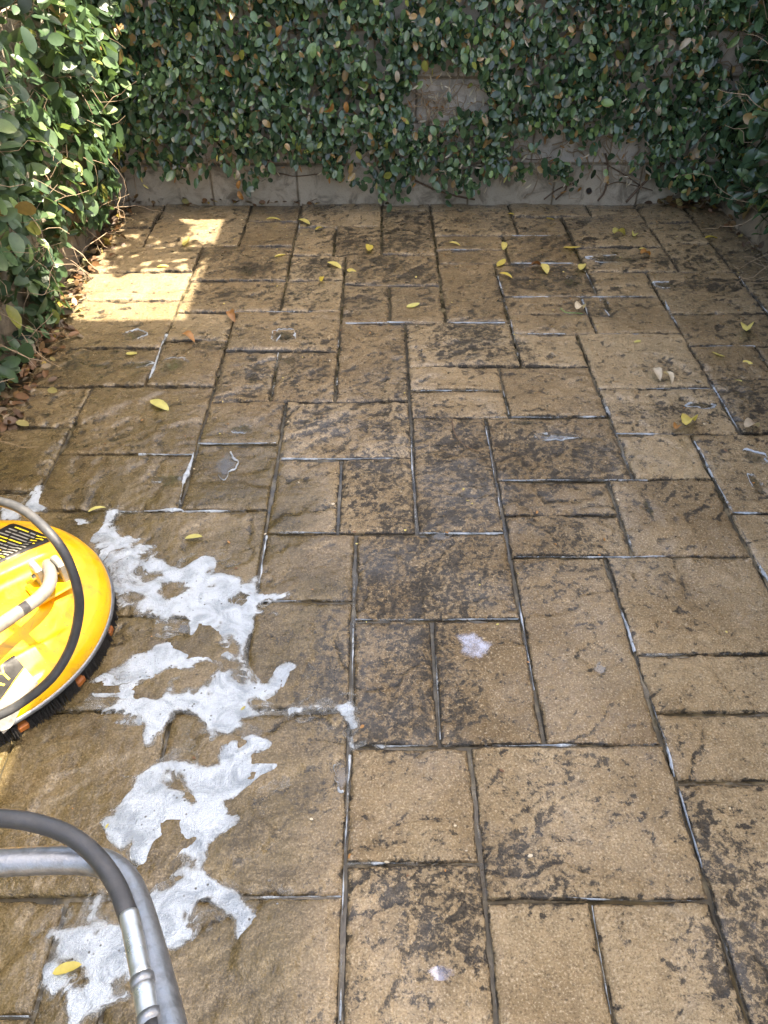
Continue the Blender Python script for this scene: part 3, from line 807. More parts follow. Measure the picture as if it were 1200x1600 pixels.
# stirred, thin suds right beside the spinning brush
near = np.hypot(P[:, 0] + 1.0, P[:, 1] - 1.2)
thick *= 0.55 + 0.45 * sstep(0.38, 0.5, near)
tag(link('soap_foam', mesh_np('soap_foam', P, inv.reshape(-1, 4), FOAM, attrs={'thick': thick})), 'white bubbly soap foam spread over wet slabs beside the yellow machine', kind='stuff')

# ------------------------------------------------------------------ walls
BW = 4.14          # face of the back wall
LW = -1.40         # face of the left plinth
RW = 1.80          # face of the right plinth
JX = [on_wall(x, 300, BW)[0] for x in (198, 332, 465, 600, 735, 870, 1003, 1130)]
step = float(np.mean(np.diff(JX)))


def block_wall(name, label, axis, face, sign, lo, hi, first, base_mat, top=1.3):
    """concrete block wall: each block is a child; mortar core set back behind the faces"""
    if axis == 'x':
        root = empty(name, ((lo + hi) / 2, face + sign * 0.09, -0.05), label, 'wall')
    else:
        root = empty(name, (face + sign * 0.09, (lo + hi) / 2, -0.05), label, 'wall')
    def put(nm, a, b, z0, z1, d0, d1, mat, bev=0.0):
        f0, f1_ = sorted((face + sign * d0, face + sign * d1))
        if axis == 'x':
            return box(nm, a, b, f0, f1_, z0, z1, mat, root, bev)
        return box(nm, f0, f1_, a, b, z0, z1, mat, root, bev)
    put('mortar_core', lo, hi, -0.05, top - 0.01, 0.014, 0.17, BED if base_mat is None else CONC2)
    # base course, long blocks, proud of the wall above
    a = first
    while a > lo:
        a -= step
    while a < hi - 0.02:
        put('plinth_block', max(a, lo) + 0.004, min(a + step, hi) - 0.004, -0.04, 0.192, -0.002 + 0.003 * random.random(), 0.18, CONC if axis == 'x' else CONC2, 0.004)
        a += step
    z, r = 0.204, 0
    while z < top - 0.05:
        a = lo - (0.2 if r % 2 else 0.0)
        while a < hi - 0.03:
            put('block', max(a, lo) + 0.004, min(a + 0.40, hi) - 0.004, z, z + 0.186, 0.006 + 0.003 * random.random(), 0.16, WALLUP if axis == 'x' else CONC, 0.004)
            a += 0.40
        z += 0.198
        r += 1
    put('coping', lo, hi, top, top + 0.05, -0.02, 0.2, CONC, 0.006)
    return root


wb = block_wall('block_wall', 'grey concrete block wall behind the dark fig at the far end of the court', 'x', BW, 1, -1.62, 2.02, JX[0], CONC)
wl = block_wall('block_wall', 'block wall with tan plinth under the leafy fig along the left edge', 'y', LW, -1, -1.6, 4.135, 0.0, None)
wr = block_wall('block_wall', 'block wall with dark plinth under the fig at the right edge', 'y', RW, 1, -1.6, 4.135, 0.0, None)
p = on_wall(920, 298, BW)
V, F = tube_vf([(p[0], BW + 0.06, p[2]), (p[0], BW - 0.006, p[2])], 0.0165, 16, False)
V2, F2 = tube_vf([(p[0], BW - 0.006, p[2]), (p[0], BW + 0.06, p[2])], 0.0135, 16, False)
V3 = [(p[0] + 0.0135 * math.cos(a), BW - 0.0035, p[2] + 0.0135 * math.sin(a)) for a in np.linspace(0, 2 * math.pi, 17)[:-1]]
link('weep_pipe', mesh_np('weep_pipe', *join_vf([(V, F), (V2, F2)]), TWIG, tuple(p)), wb, tuple(p))
link('weep_hole', mesh_np('weep_hole', V3, [tuple(range(16))], BRISTLE, tuple(p)), wb, tuple(p))

# ------------------------------------------------------------------ leaves
def leaf_proto(wid=0.5, n=4, fold=0.10, curl=0.10, tipped=0.0):
    """a pointed oval leaf along +Y, unit length, folded along its midrib"""
    V, F = [(0, 0, 0)], []
    ts = (0.5 - 0.5 * np.cos(np.linspace(0, math.pi, n + 2)))[1:-1] * 0.94 + 0.03
    for t in ts:
        w_ = wid * 0.5 * (math.sin(math.pi * t ** 0.92)) ** 0.6
        zc = -curl * (t - 0.35) ** 2 + tipped * t * t
        V += [(-w_, t, zc + fold * w_), (0, t, zc), (w_, t, zc + fold * w_)]
    V.append((0, 1, -curl * 0.42 + tipped))
    e = len(V) - 1
    F += [(0, 2, 1), (0, 3, 2)]
    for i in range(len(ts) - 1):
        a = 1 + 3 * i
        F += [(a, a + 1, a + 4, a + 3), (a + 1, a + 2, a + 5, a + 4)]
    a = 1 + 3 * (len(ts) - 1)
    F += [(a, a + 1, e), (a + 1, a + 2, e)]
    T = []
    for f_ in F:
        T += [f_] if len(f_) == 3 else [(f_[0], f_[1], f_[2]), (f_[0], f_[2], f_[3])]
    return np.array(V, float), np.array(T)


PROTOS = [leaf_proto(0.58, 4, 0.25, 0.15), leaf_proto(0.66, 4, 0.15, 0.3), leaf_proto(0.5, 4, 0.4, 0.2), leaf_proto(0.6, 4, 0.3, -0.15)]


def frames(d, nrm):
    d = d / (np.linalg.norm(d, axis=1)[:, None] + 1e-9)
    n = nrm - d * np.sum(nrm * d, axis=1)[:, None]
    n /= np.linalg.norm(n, axis=1)[:, None] + 1e-9
    x = np.cross(d, n)
    return np.stack([x, d, n], -1)          # columns


def leaf_mass(name, pos, R, size, tint, mat, parent=None, loc=(0, 0, 0)):
    VV, FF, TT, k = [], [], [], 0
    pick = rng.integers(0, len(PROTOS), len(pos))
    for j, (pv_, pf_) in enumerate(PROTOS):
        s_ = pick == j
        if not s_.any():
            continue
        v = np.einsum('nij,kj->nki', R[s_] * size[s_][:, None, None], pv_) + pos[s_][:, None, :]
        n, kk = v.shape[:2]
        VV.append(v.reshape(-1, 3))
        FF.append((pf_[None] + (np.arange(n) * kk)[:, None, None]).reshape(-1, 3) + k)
        TT.append(np.repeat(tint[s_], kk))
        k += n * kk
    me = mesh_np(name, np.vstack(VV), np.vstack(FF), mat, loc, True, {'tint': np.concatenate(TT)})
    return link(name, me, parent, loc)


def single_meshes(mat, tints, nm):
    out = []
    for t in tints:
        for v, f in PROTOS:
            out.append((t, mesh_np(nm, v, f, mat, attrs={'tint': np.full(len(v), t)})))
    return out


def set_leaf(o, pos, R, size, parent):
    from mathutils import Matrix
    m = Matrix([[R[i][j] * size for j in range(3)] + [pos[i]] for i in range(3)] + [[0, 0, 0, 1]])
    o.parent = parent
    o.matrix_local = Matrix.Translation(-parent.location) @ m


def twig_walk(p, d, n, seg, keep):
    out = [np.array(p, float)]
    d = np.array(d, float)
    for _ in range(n):
        d = d + rng.normal(0, 0.45, 3)
        d /= np.linalg.norm(d)
        out.append(keep(out[-1] + d * seg))
    return np.array(out)


def fig(label, root_loc, mat, pos, out_n, size, tint, tip, spread, stems, stem_mat, n_single=300, lift=0.45):
    N = len(pos)
    nrm = out_n[None] * 1.0 + np.array([0, 0, lift]) + rng.normal(0, spread, (N, 3))
    d = tip + rng.normal(0, 0.55, (N, 3))
    R = frames(d, nrm)
    pos = pos - R[:, :, 1] * (size * 0.5)[:, None]
    root = empty('climbing_fig', root_loc, label, 'climbing plant')
    # the leaves that show largest become parts of their own
    x, y, dz = project(pos)
    depth = (pos - np.array(root_loc)) @ out_n
    vis = (x > 5) & (x < 1195) & (y > 5) & (y < 700) & (dz > 0.3)
    # outermost leaf of each small cell of the view is one that is seen
    cell = (np.floor(x / 14) * 4000 + np.floor(y / 14)).astype(int)
    order = np.argsort(dz)
    seen, first = set(), np.zeros(N, bool)
    for i in order:
        if vis[i] and cell[i] not in seen:
            seen.add(cell[i])
            first[i] = True
    facing = np.abs(np.sum(R[:, :, 2] * (EYE - pos), axis=1)) / dz
    score = np.where(first, size * (0.3 + facing) / dz, -1)
    top = np.argsort(-score)[:n_single]
    top = top[score[top] > 0]
    rest = np.ones(N, bool)
    rest[top] = False
    leaf_mass('foliage', pos[rest], R[rest], size[rest], tint[rest], mat, root, root_loc)['kind'] = 'stuff'
    lib = single_meshes(mat, np.linspace(0.05, 0.97, 12), 'leaf')
    for i in top:
        t, me = min(random.sample(lib, 16), key=lambda q: abs(q[0] - tint[i]))
        o = bpy.data.objects.new('leaf', me)
        COL.objects.link(o)
        set_leaf(o, pos[i], R[i], size[i], root)
    V, F = join_vf([tube_vf(s_, r_, 4, False) for s_, r_ in stems])
    link('stem_tangle', mesh_np('stem_tangle', V, F, stem_mat, root_loc), root, root_loc)['kind'] = 'stuff'
    return root


def tints(N, brown=0.03, yellow=0.02, mean=0.36, sd=0.17):
    t = np.clip(rng.normal(mean, sd, N), 0, 0.8)
    u = rng.random(N)
    t[u < brown] = 0.98
    t[(u > brown) & (u < brown + yellow)] = 0.86
    return t


# --- far fig on the back wall
BARE = [(690, 148, 62, 44, .97), (668, 190, 44, 24, .8), (720, 215, 60, 22, .6), (850, 235, 60, 28, .85), (935, 240, 85, 28, .9), (960, 110, 22, 30, .5), (1160, 90, 30, 70, .7),
        (790, 195, 30, 24, .6), (1010, 215, 34, 20, .5), (540, 165, 26, 30, .45), (350, 60, 20, 40, .45), (470, 75, 20, 20, .4), (250, 230, 60, 14, .4), (1130, 60, 20, 40, .5),
        (820, 160, 24, 24, .35), (600, 245, 60, 12, .35), (440, 215, 40, 16, .3), (300, 170, 40, 30, .3)]
EDGE = [(0, 240), (200, 246), (260, 256), (300, 262), (340, 245), (385, 282), (440, 240), (480, 238), (520, 262), (555, 268), (600, 300), (635, 296), (660, 262), (700, 285), (745, 284), (775, 255), (820, 266), (850, 252), (890, 268), (930, 256), (975, 250), (1010, 246), (1040, 276), (1080, 285), (1110, 292), (1400, 300)]
ex = np.array([on_wall(a, b, BW - .1)[0] for a, b in EDGE])
ez = np.array([on_wall(a, b + 22, BW - .1)[2] for a, b in EDGE])
N0 = 36000
X = rng.uniform(-1.45, 1.95, N0)
Zz = 0.0 + 1.42 * rng.random(N0)
clump = fbm(X * 7, Zz * 7, 501, 3)
dep = (0.02 + 0.13 * rng.random(N0) ** 0.8) * (1 + 1.1 * clump)
P = np.stack([X, BW - 0.01 - dep, Zz], -1)
px, py, dz = project(P)
ok = Zz > np.interp(X, ex, ez) + 0.03 * rng.normal(0, 1, N0) * 0.6 + 0.02
prob = np.clip(0.85 + 2.8 * (fbm(X * 9, Zz * 9, 521, 3) - 0.02) - 0.4 * (Zz < 0.35), 0.28, 1)
for (a, b, c, d, s_) in BARE:
    e = ((px - a) / c) ** 2 + ((py - b) / d) ** 2 + 2.2 * fbm(X * 10, Zz * 10, 531, 3)
    prob = prob * (1 - s_ * sstep(1.25, 0.6, e))
ok &= rng.random(N0) < prob
P = P[ok]
size = rng.uniform(0.026, 0.054, len(P)) * (1 + 0.15 * rng.normal(0, 1, len(P))).clip(0.7, 1.3)
stems = []
for k in range(620):
    x0, z0 = rng.uniform(-1.4, 1.85), rng.uniform(0.12, 1.9)
    if k < 150:
        b = BARE[rng.integers(0, 12) if k > 40 else rng.integers(0, 3)]
        q = on_wall(b[0] + rng.normal(0, b[2] * .7), b[1] + rng.normal(0, b[3] * .7), BW)
        x0, z0 = q[0], q[2]
    T = twig_walk((x0, BW - 0.012, z0), (rng.normal(), 0, rng.normal() + 0.6), rng.integers(5, 12), 0.035, lambda v: np.array([v[0], min(max(v[1], BW - 0.07), BW - 0.004), max(v[2], 0.05)]))
    stems.append((T, np.linspace(1, .5, len(T)) * rng.uniform(0.0012, 0.0036)))
figb = fig('dark glossy climbing fig covering the far wall from corner to corner', (0.2, BW - 0.01, 0), LEAF_B, P, np.array([0, -1.0, 0]), size, tints(len(P), 0.06, 0.012, 0.36, 0.22),
           np.array([0, -0.25, -0.75]), 0.42, stems, DRY)
n = 900
qx, qz = rng.uniform(-1.4, 1.85, n), rng.uniform(0.12, 1.25, n)
for k in range(260):
    bb = BARE[rng.integers(0, 4)]
    q = on_wall(bb[0] + rng.normal(0, bb[2]), bb[1] + rng.normal(0, bb[3]), BW)
    qx[k], qz[k] = q[0], q[2]
P = np.stack([qx, BW - 0.03 - 0.12 * rng.random(n), qz], -1)
P[:260, 1] = BW - 0.02
R_ = frames(rng.normal(0, 1, (n, 3)) * [1, .3, 1.2], rng.normal(0, .5, (n, 3)) + [0, -1.0, .4])
R_[:, :, 0] *= 0.42
leaf_mass('dry_scraps', P, R_, rng.uniform(.02, .045, n), rng.choice([.76, .97, 1.0, .3], n, p=[.2, .35, .4, .05]), FALLEN, figb, tuple(figb.location))['kind'] = 'stuff'
# bare woody stems over the base of the far wall
for pts, r in (([(648, 282), (680, 296), (712, 306), (742, 312)], 0.008), ([(868, 312), (884, 296), (888, 270), (884, 255)], 0.007), ([(934, 314), (946, 296), (950, 262), (946, 240)], 0.008),
               ([(978, 316), (996, 296), (1016, 276), (1036, 254)], 0.010), ([(1000, 290), (970, 270), (944, 255)], 0.005), ([(850, 312), (872, 296), (900, 285)], 0.006),
               ([(945, 292), (965, 285), (990, 290), (1020, 298)], 0.004), ([(412, 270), (440, 272), (462, 276), (500, 272)], 0.004), ([(530, 190), (536, 220), (528, 196)], 0.003), ([(790, 240), (830, 250), (862, 246)], 0.004)):
    Q = [on_wall(a, b, BW - 0.012) for a, b in pts]
    Q = [np.array([q[0], BW - 0.003 - r, max(q[2], -0.004)]) for q in Q]
    tube('stem', catmull(Q, 5), r * 0.62, TWIG, figb, 8)
# dead curled leaves caught in the far fig
for a, b, s_ in ((520, 160, .06), (541, 158, .05), (620, 110, .05), (370, 265, .05), (375, 282, .045), (372, 298, .05), (298, 255, .045), (690, 62, .04), (1080, 60, .06), (1030, 165, .045), (800, 62, .04), (440, 40, .05), (352, 108, .04), (1165, 70, .06)):
    q = on_wall(a, b, BW - 0.17)
    me = mesh_np('dead_leaf', *leaf_proto(0.5, 4, 0.9, 0.9), FALLEN, attrs={'tint': np.full(14, 0.97 if random.random() < .5 else .76)})
    o = bpy.data.objects.new('dead_leaf', me)
    COL.objects.link(o)
    Rr = frames(np.array([[rng.normal(0, .5), -0.2, -1.0]]), np.array([[rng.normal(0, .6), -1, .3]]))[0]
    set_leaf(o, q, Rr, s_, figb)

# --- left fig
N0 = 12500
Y = rng.uniform(-1.2, 4.12, N0)
Zz = 0.04 + 1.36 * rng.random(N0)
bul = 0.10 + 0.13 * sstep(0.1, 0.6, Zz) + 0.22 * fbm(Y * 3.2, Zz * 3.2, 601, 3)
dep = np.clip(bul, 0.04, 0.4) * rng.random(N0) ** 0.6
lowz = 0.13 + 0.14 * fbm(Y * 5, Y * 0, 611, 3) - 0.13 * sstep(3.4, 2.8, Y)
ok = (Zz > lowz + 0.05 * rng.random(N0)) & (rng.random(N0) < np.clip(0.64 + 3.0 * fbm(Y * 6, Zz * 6, 621, 3), 0.12, 1))
P = np.stack([LW + 0.005 + dep, Y, Zz], -1)[ok]
size = rng.uniform(0.044, 0.092, len(P))
stems = []
for k in range(520):
    T = twig_walk((LW + 0.015, rng.uniform(0.5, 4.1), rng.uniform(0.02, 1.3)), (0.5, rng.normal(), 0.5), rng.integers(5, 11), 0.045, lambda v: np.array([max(v[0], LW + 0.006), min(v[1], 4.1), max(v[2], 0.01)]))
    stems.append((T, np.linspace(1, .5, len(T)) * rng.uniform(0.001, 0.0028)))
figl = fig('fresh green climbing fig with broad sunlit leaves along the left wall', (LW + 0.01, 2.0, 0), LEAF_L, P, np.array([1.0, 0, 0]), size, tints(len(P), 0.02, 0.02, 0.46, 0.18),
           np.array([0.45, -0.1, -0.35]), 0.45, stems, DRY, lift=0.6)

# --- right fig
N0 = 7500
Y = rng.uniform(-1.2, 4.1, N0)
Zz = 0.05 + 1.36 * rng.random(N0)
bul = 0.09 + 0.12 * sstep(0.1, 0.6, Zz) + 0.2 * fbm(Y * 3.2, Zz * 3.2, 701, 3)
dep = np.clip(bul, 0.03, 0.35) * rng.random(N0) ** 0.6
ok = (Zz > 0.12 + 0.2 * fbm(Y * 5, Y * 0, 711, 3)) & (rng.random(N0) < np.clip(0.75 + 2.4 * fbm(Y * 6, Zz * 6, 721, 3), 0.2, 1))
P = np.stack([RW - 0.005 - dep, Y, Zz], -1)[ok]
size = rng.uniform(0.045, 0.085, len(P))
stems = []
for k in range(200):
    T = twig_walk((RW - 0.015, rng.uniform(2.0, 4.1), rng.uniform(0.02, 1.2)), (-0.5, rng.normal(), 0.5), rng.integers(5, 11), 0.045, lambda v: np.array([min(v[0], RW - 0.006), min(v[1], 4.1), max(v[2], 0.01)]))
    stems.append((T, np.linspace(1, .5, len(T)) * rng.uniform(0.001, 0.003)))
figr = fig('dark climbing fig on the wall at the right edge of the court', (RW - 0.01, 2.0, 0), LEAF_B, P, np.array([-1.0, 0, 0]), size, tints(len(P), 0.04, 0.012, 0.36, 0.18),
           np.array([-0.45, -0.1, -0.4]), 0.45, stems, DRY)

# ------------------------------------------------------------------ added unseen roof on the right and tree behind (they shade the court)
EZ = 6.0
dxs, dys = EZ / math.tan(SUN_EL) * math.cos(SUN_AZ), EZ / math.tan(SUN_EL) * math.sin(SUN_AZ)
SHX = -0.765                              # where the added roof's shadow ends on the paving
ey = SHX + dxs
shade_canopy = empty('shade_canopy', (3.0, 1.5, -0.06), 'added unseen flat canopy on slim posts beyond the right wall', 'shade_canopy')  # unseen roof, added and sized to throw the court's shade
cy0, cy1 = 1.36 + dys, at(300, 499)[1] + dys
box('shade_panel', ey, ey + 3.0, -2.6, 4.7, EZ, EZ + 0.10, FRAMEM, shade_canopy, 0.01)
box('shade_extension', ey - 0.95, ey - 0.004, cy0, cy1, EZ + 0.003, EZ + 0.097, FRAMEM, shade_canopy, 0.01)  # added to shade the gap between the sunlit strips on the left
for yy in (-2.3, 1.1, 4.4):
    for xx in (2.4, 4.1):
        box('post', xx - .05, xx + .05, yy - .05, yy + .05, -0.06, EZ - 0.16, ROOFM, shade_canopy, 0.006)
    box('beam', ey + .1, ey + 2.9, yy - .06, yy + .06, EZ - 0.158, EZ - 0.002, ROOFM, shade_canopy, 0.006)

tree = empty('tree', (2.6, 6.2, -0.06), 'small-leaved tree standing behind the far wall, a branch over the court', 'tree')
trunk = catmull([(2.6, 6.2, -0.06), (2.65, 6.2, 1.5), (2.7, 6.3, 2.6), (2.9, 6.4, 3.8), (3.1, 6.5, 4.8), (3.2, 6.6, 5.6)], 6)
tube('trunk', trunk, np.linspace(0.12, 0.03, len(trunk)), BARK, tree, 10)
for q in ([(2.68, 6.25, 2.2), (1.6, 5.4, 3.0), (0.7, 4.6, 3.7), (0.25, 3.8, 3.8)], [(2.8, 6.35, 3.2), (3.4, 6.7, 4.0), (3.9, 6.9, 4.8)], [(2.8, 6.35, 3.2), (2.5, 6.4, 4.3), (2.4, 6.4, 5.0)]):
    c = catmull(q, 5)
    tube('limb', c, np.linspace(0.045, 0.008, len(c)), BARK, tree, 8)


def up_sun(X, Y, h):
    """points at height h on the sun ray above ground points"""
    return np.stack([X + h / SUN.z * SUN.x, Y + h / SUN.z * SUN.y, h], -1)


n = 900
gx, gy = rng.uniform(-1.27, -0.74, n), rng.uniform(3.2, 4.2, n)
u = (gx + 1.42) / 0.62 + (gy - 3.28) * 0.25 + 0.9 * fbm(gx * 7, gy * 7, 801, 2)
sel = (u < 0.95) & (gy > 3.22 + 0.25 * (gx + 1.4) + 0.1 * rng.random(n)) & ~((gx > -1.02) & (gy > 3.88))
A = up_sun(gx[sel], gy[sel], rng.uniform(3.2, 4.2, sel.sum()))
C = []
for c, r, k in (((3.2, 6.6, 5.6), 0.8, 800), ((2.4, 6.4, 5.0), 0.6, 500), ((3.9, 6.9, 4.8), 0.6, 500), ((3.0, 6.4, 4.3), 0.5, 400)):
    q = rng.normal(0, 1, (k, 3))
    q *= (r * rng.random(k) ** 0.4 / np.linalg.norm(q, axis=1))[:, None]
    C.append(q + np.array(c))
C = np.vstack(C)
C = C[C[:, 1] > 4.75]
P = np.vstack([A, C])
R = frames(rng.normal(0, 1, P.shape), rng.normal(0, .5, P.shape) + np.array([0, 0, 1.0]))
leaf_mass('crown', P, R, np.r_[rng.uniform(0.06, 0.095, len(A)), rng.uniform(0.08, 0.13, len(C))], tints(len(P), 0, 0, .5), LEAF_L, tree, (2.6, 6.2, -0.06))

# ------------------------------------------------------------------ surface cleaning machine
MC = np.array([-1.008, 1.212, 0.0])
MR = 0.345
mach = empty('surface_cleaner', tuple(MC), 'round yellow rotary surface cleaner with black hose and steel handle on soapy slabs', 'cleaning machine')
ua = at(83, 846, .15) - at(0, 889, .15)
ua = ua[:2] / np.linalg.norm(ua[:2])
va = np.array([-ua[1], ua[0]])
v_far = (at(40, 868, .15)[:2] - MC[:2]) @ va
v_near = (at(58, 1012, .13)[:2] - MC[:2]) @ va


def deck_z(x, y):
    r = np.hypot(x - MC[0], y - MC[1])
    z = np.interp(r, [0, .12, .2, .26, .30, .325, .338, .345, .352], [.142, .140, .134, .126, .116, .103, .088, .070, .056])
    v = (x - MC[0]) * va[0] + (y - MC[1]) * va[1]
    u = (x - MC[0]) * ua[0] + (y - MC[1]) * ua[1]
    fall = sstep(.318, .26, r)
    z = z + .024 * sstep(v_far - .018, v_far + .006, v) * fall
    z = z + .022 * sstep(v_near + .02, v_near - .006, v) * fall * sstep(.215, .185, u)
    z = z + .006 * sstep(-.03, .02, np.abs(u - .02) - .05) * sstep(.0, .02, .05 - np.abs(v)) * fall
    return z


rs = np.r_[np.linspace(0.002, .24, 36), np.linspace(.246, .352, 30)]
ths = np.linspace(0, 2 * math.pi, 161)[:-1]
RR, TT = np.meshgrid(rs, ths, indexing='ij')
Xd, Yd = MC[0] + RR * np.cos(TT) * (MR / .345), MC[1] + RR * np.sin(TT) * (MR / .345)
Zd = deck_z(Xd, Yd)
RRc = np.minimum(RR, .345)
Xd, Yd = MC[0] + RRc * np.cos(TT), MC[1] + RRc * np.sin(TT)
P = np.stack([Xd, Yd, Zd], -1).reshape(-1, 3)
nr, nt = RR.shape
idx = np.arange(nr * nt).reshape(nr, nt)
nx_ = np.roll(idx, -1, 1)
F = np.stack([idx[:-1], idx[1:], nx_[1:], nx_[:-1]], -1).reshape(-1, 4)
deck = link('deck', mesh_np('deck', P, F, YELLOW, tuple(MC)), mach, tuple(MC))


def ringband(name, r0, z0, r1, z1, thick, mat, seg=128):
    V, F = [], []
    for k in range(seg):
        a = 2 * math.pi * k / seg
        for r, z in ((r0, z0), (r0 + thick * .3, z0), (r1 + thick, (z0 + z1) / 2), (r1 + thick * .3, z1), (r1, z1)):
            V.append((MC[0] + r * math.cos(a), MC[1] + r * math.sin(a), z))
    for k in range(seg):
        b, c = k * 5, ((k + 1) % seg) * 5
        for j in range(5):
            F.append((b + j, c + j, c + (j + 1) % 5, b + (j + 1) % 5))
    return link(name, mesh_np(name, V, F, mat, tuple(MC)), mach, tuple(MC))


ringband('steel_band', .340, .046, .344, .062, .007, GALV)
ringband('brush_backing', .326, .026, .334, .048, .004, BRISTLE)
bv = []
for k in range(3800):
    a = rng.uniform(0, 2 * math.pi)
    if (a * 14 / (2 * math.pi)) % 1 < 0.13:
        continue
    r = .336 + rng.uniform(-.006, .006)
    fl = rng.uniform(0, .009)
    p0 = np.array([MC[0] + r * math.cos(a), MC[1] + r * math.sin(a), .036])
    p1 = np.array([MC[0] + (r + fl) * math.cos(a + rng.normal(0, .01)), MC[1] + (r + fl) * math.sin(a + rng.normal(0, .01)), .003])
    bv.append(tube_vf([p0, p1], .0011, 3, False))
V, F = join_vf(bv)
link('brush', mesh_np('brush', V, F, BRISTLE, tuple(MC)), mach, tuple(MC))['kind'] = 'stuff'
for k in range(14):
    a = 2 * math.pi * (k + .065) / 14
    c = np.array([MC[0] + .338 * math.cos(a), MC[1] + .338 * math.sin(a), 0])
    V, F = box_vf(-.010, .008, -.013, .013, .010, .030, .004)
    V = [(c[0] + x * math.cos(a) - y * math.sin(a), c[1] + x * math.sin(a) + y * math.cos(a), z) for x, y, z in V]
    link('orange_clip', mesh_np('orange_clip', V, F, ORANGE, tuple(c), False), mach, tuple(c))


def decal(name, quad, mat, nu=14, nv=10, lift=.0012, parent=None, zz=.15):
    """a printed sticker laid on the deck between four measured corners"""
    q = [at(*p, zz)[:2] for p in quad]
    V = []
    for j in range(nv + 1):
        for i in range(nu + 1):
            s_, t_ = i / nu, j / nv
            p_ = (q[0] * (1 - s_) + q[1] * s_) * (1 - t_) + (q[3] * (1 - s_) + q[2] * s_) * t_
            V.append((p_[0], p_[1], float(deck_z(p_[0], p_[1])) + lift))
    F = [(j * (nu + 1) + i, j * (nu + 1) + i + 1, (j + 1) * (nu + 1) + i + 1, (j + 1) * (nu + 1) + i) for j in range(nv) for i in range(nu)]
    par = parent or mach
    return link(name, mesh_np(name, V, F, mat, tuple(MC)), mach if parent is None else parent, tuple(MC)) if parent is None else _sub(name, V, F, mat, parent)


def _sub(name, V, F, mat, parent):
    o = bpy.data.objects.new(name, mesh_np(name, V, F, mat, tuple(MC)))
    COL.objects.link(o)
    o.parent = parent
    return o


Q1 = [(20, 816), (88, 843), (0, 889), (-62, 872)]
lab = decal('instruction_sticker', Q1, BLACKPRINT, 20, 20, .0014)
q = [np.array(p, float) for p in Q1]
for j in range(12):
    t = 0.07 + j * 0.074
    n_ = 4
    a = 0.08 + 0.1 * random.random()
    while a < 0.9:
        b = min(0.93, a + 0.08 + 0.3 * random.random())
        def pt(s_, t_):
            return tuple((q[0] * (1 - s_) + q[1] * s_) * (1 - t_) + (q[3] * (1 - s_) + q[2] * s_) * t_)
        decal('print_line', [pt(a, t), pt(b, t), pt(b, t + .028), pt(a, t + .028)], YELLOWPRINT if random.random() < .2 else WHITEPRINT, 3, 1, .0026, lab)
        a = b + 0.02 + 0.03 * random.random()
lab2 = decal('name_sticker', [(-40, 1074), (20, 1021), (33, 1033), (-28, 1094)], BLACKPRINT, 16, 10, .0014)
decal('edge_sticker', [(-28, 1095), (34, 1034), (49, 1046), (-18, 1108)], GREYPRINT, 16, 10, .0014)
fc = bpy.data.curves.new('name_print', 'FONT')
fc.body = 'AY'
fc.align_x = 'RIGHT'
fc.size = 0.040
fc.extrude = 0.0004
tp = bpy.data.objects.new('tmp', fc)
COL.objects.link(tp)
bpy.context.view_layer.update()
tm = bpy.data.meshes.new_from_object(tp)
bpy.data.objects.remove(tp)
e0, e1 = at(-14, 1072, .15), at(17, 1045, .15)
du = (e1 - e0)[:2] / np.linalg.norm((e1 - e0)[:2])
dv = np.array([-du[1], du[0]])
for v in tm.vertices:
    p_ = e1[:2] + du * v.co.x * 1.05 + dv * v.co.y * 0.95
    v.co = (p_[0] - MC[0], p_[1] - MC[1], float(deck_z(p_[0], p_[1])) + .0032 + v.co.z)
tm.materials.append(YELLOWPRINT)
no = bpy.data.objects.new('name_print', tm)
COL.objects.link(no)
no.parent = lab2

# yoke brackets, tilting rod, handle
def slab_between(name, c, ux, uy, uz, sx, sy, sz, mat, b=.004):
    V, F = box_vf(-sx, sx, -sy, sy, -sz, sz, b)
    V = [c + ux * x + uy * y + uz * z for x, y, z in V]
    return link(name, mesh_np(name, V, F, mat, tuple(c), False), mach, tuple(c))


ex3 = np.array([ua[0], ua[1], 0])
ey3 = np.array([va[0], va[1], 0])
for c, nm in ((at(60, 898, .172), 'yoke_bracket'), (at(95, 890, .172), 'yoke_bracket')):
    o = slab_between(nm, c, ex3, ey3, np.array([0, 0, 1.0]), .0085, .024, .032, CAST, .003)
    bc = c - ex3 * .0125
    tube('bolt', [c - ex3 * .016, c + ex3 * .016], .0075, BRIGHT, mach, 6)
slab_between('yoke_plate', at(80, 915, .146), ex3, ey3, np.array([0, 0, 1.0]), .048, .040, .004, YELLOW, .003)
rod = catmull([at(75, 882, .178), at(78, 893, .193), at(79, 905, .198), at(75, 918, .200), at(62, 933, .204), at(35, 953, .214), at(0, 977, .23), at(-80, 1035, .28), at(-190, 1160, .45), at(-200, 1290, .60), at(-150, 1352, .648), at(-60, 1351, .65)], 6)
tube('tilt_rod', rod, .0150, GREYTUBE, mach, 16)
V, F = tube_vf([at(77, 908, .1985) + np.array([0, .0, 0]), at(75.5, 913, .1995)], .0158, 16, False)
bar = catmull([at(-60, 1351, .65), at(0, 1348, .65), at(80, 1344, .65), at(140, 1345, .65), at(172, 1354, .652), at(196, 1376, .656), at(213, 1410, .663), at(228, 1458, .675), at(246, 1525, .69), at(262, 1590, .705), at(290, 1720, .735), at(320, 1900, .78)], 6)
tube('handle_bar', bar, .0150, GALV, mach, 20)
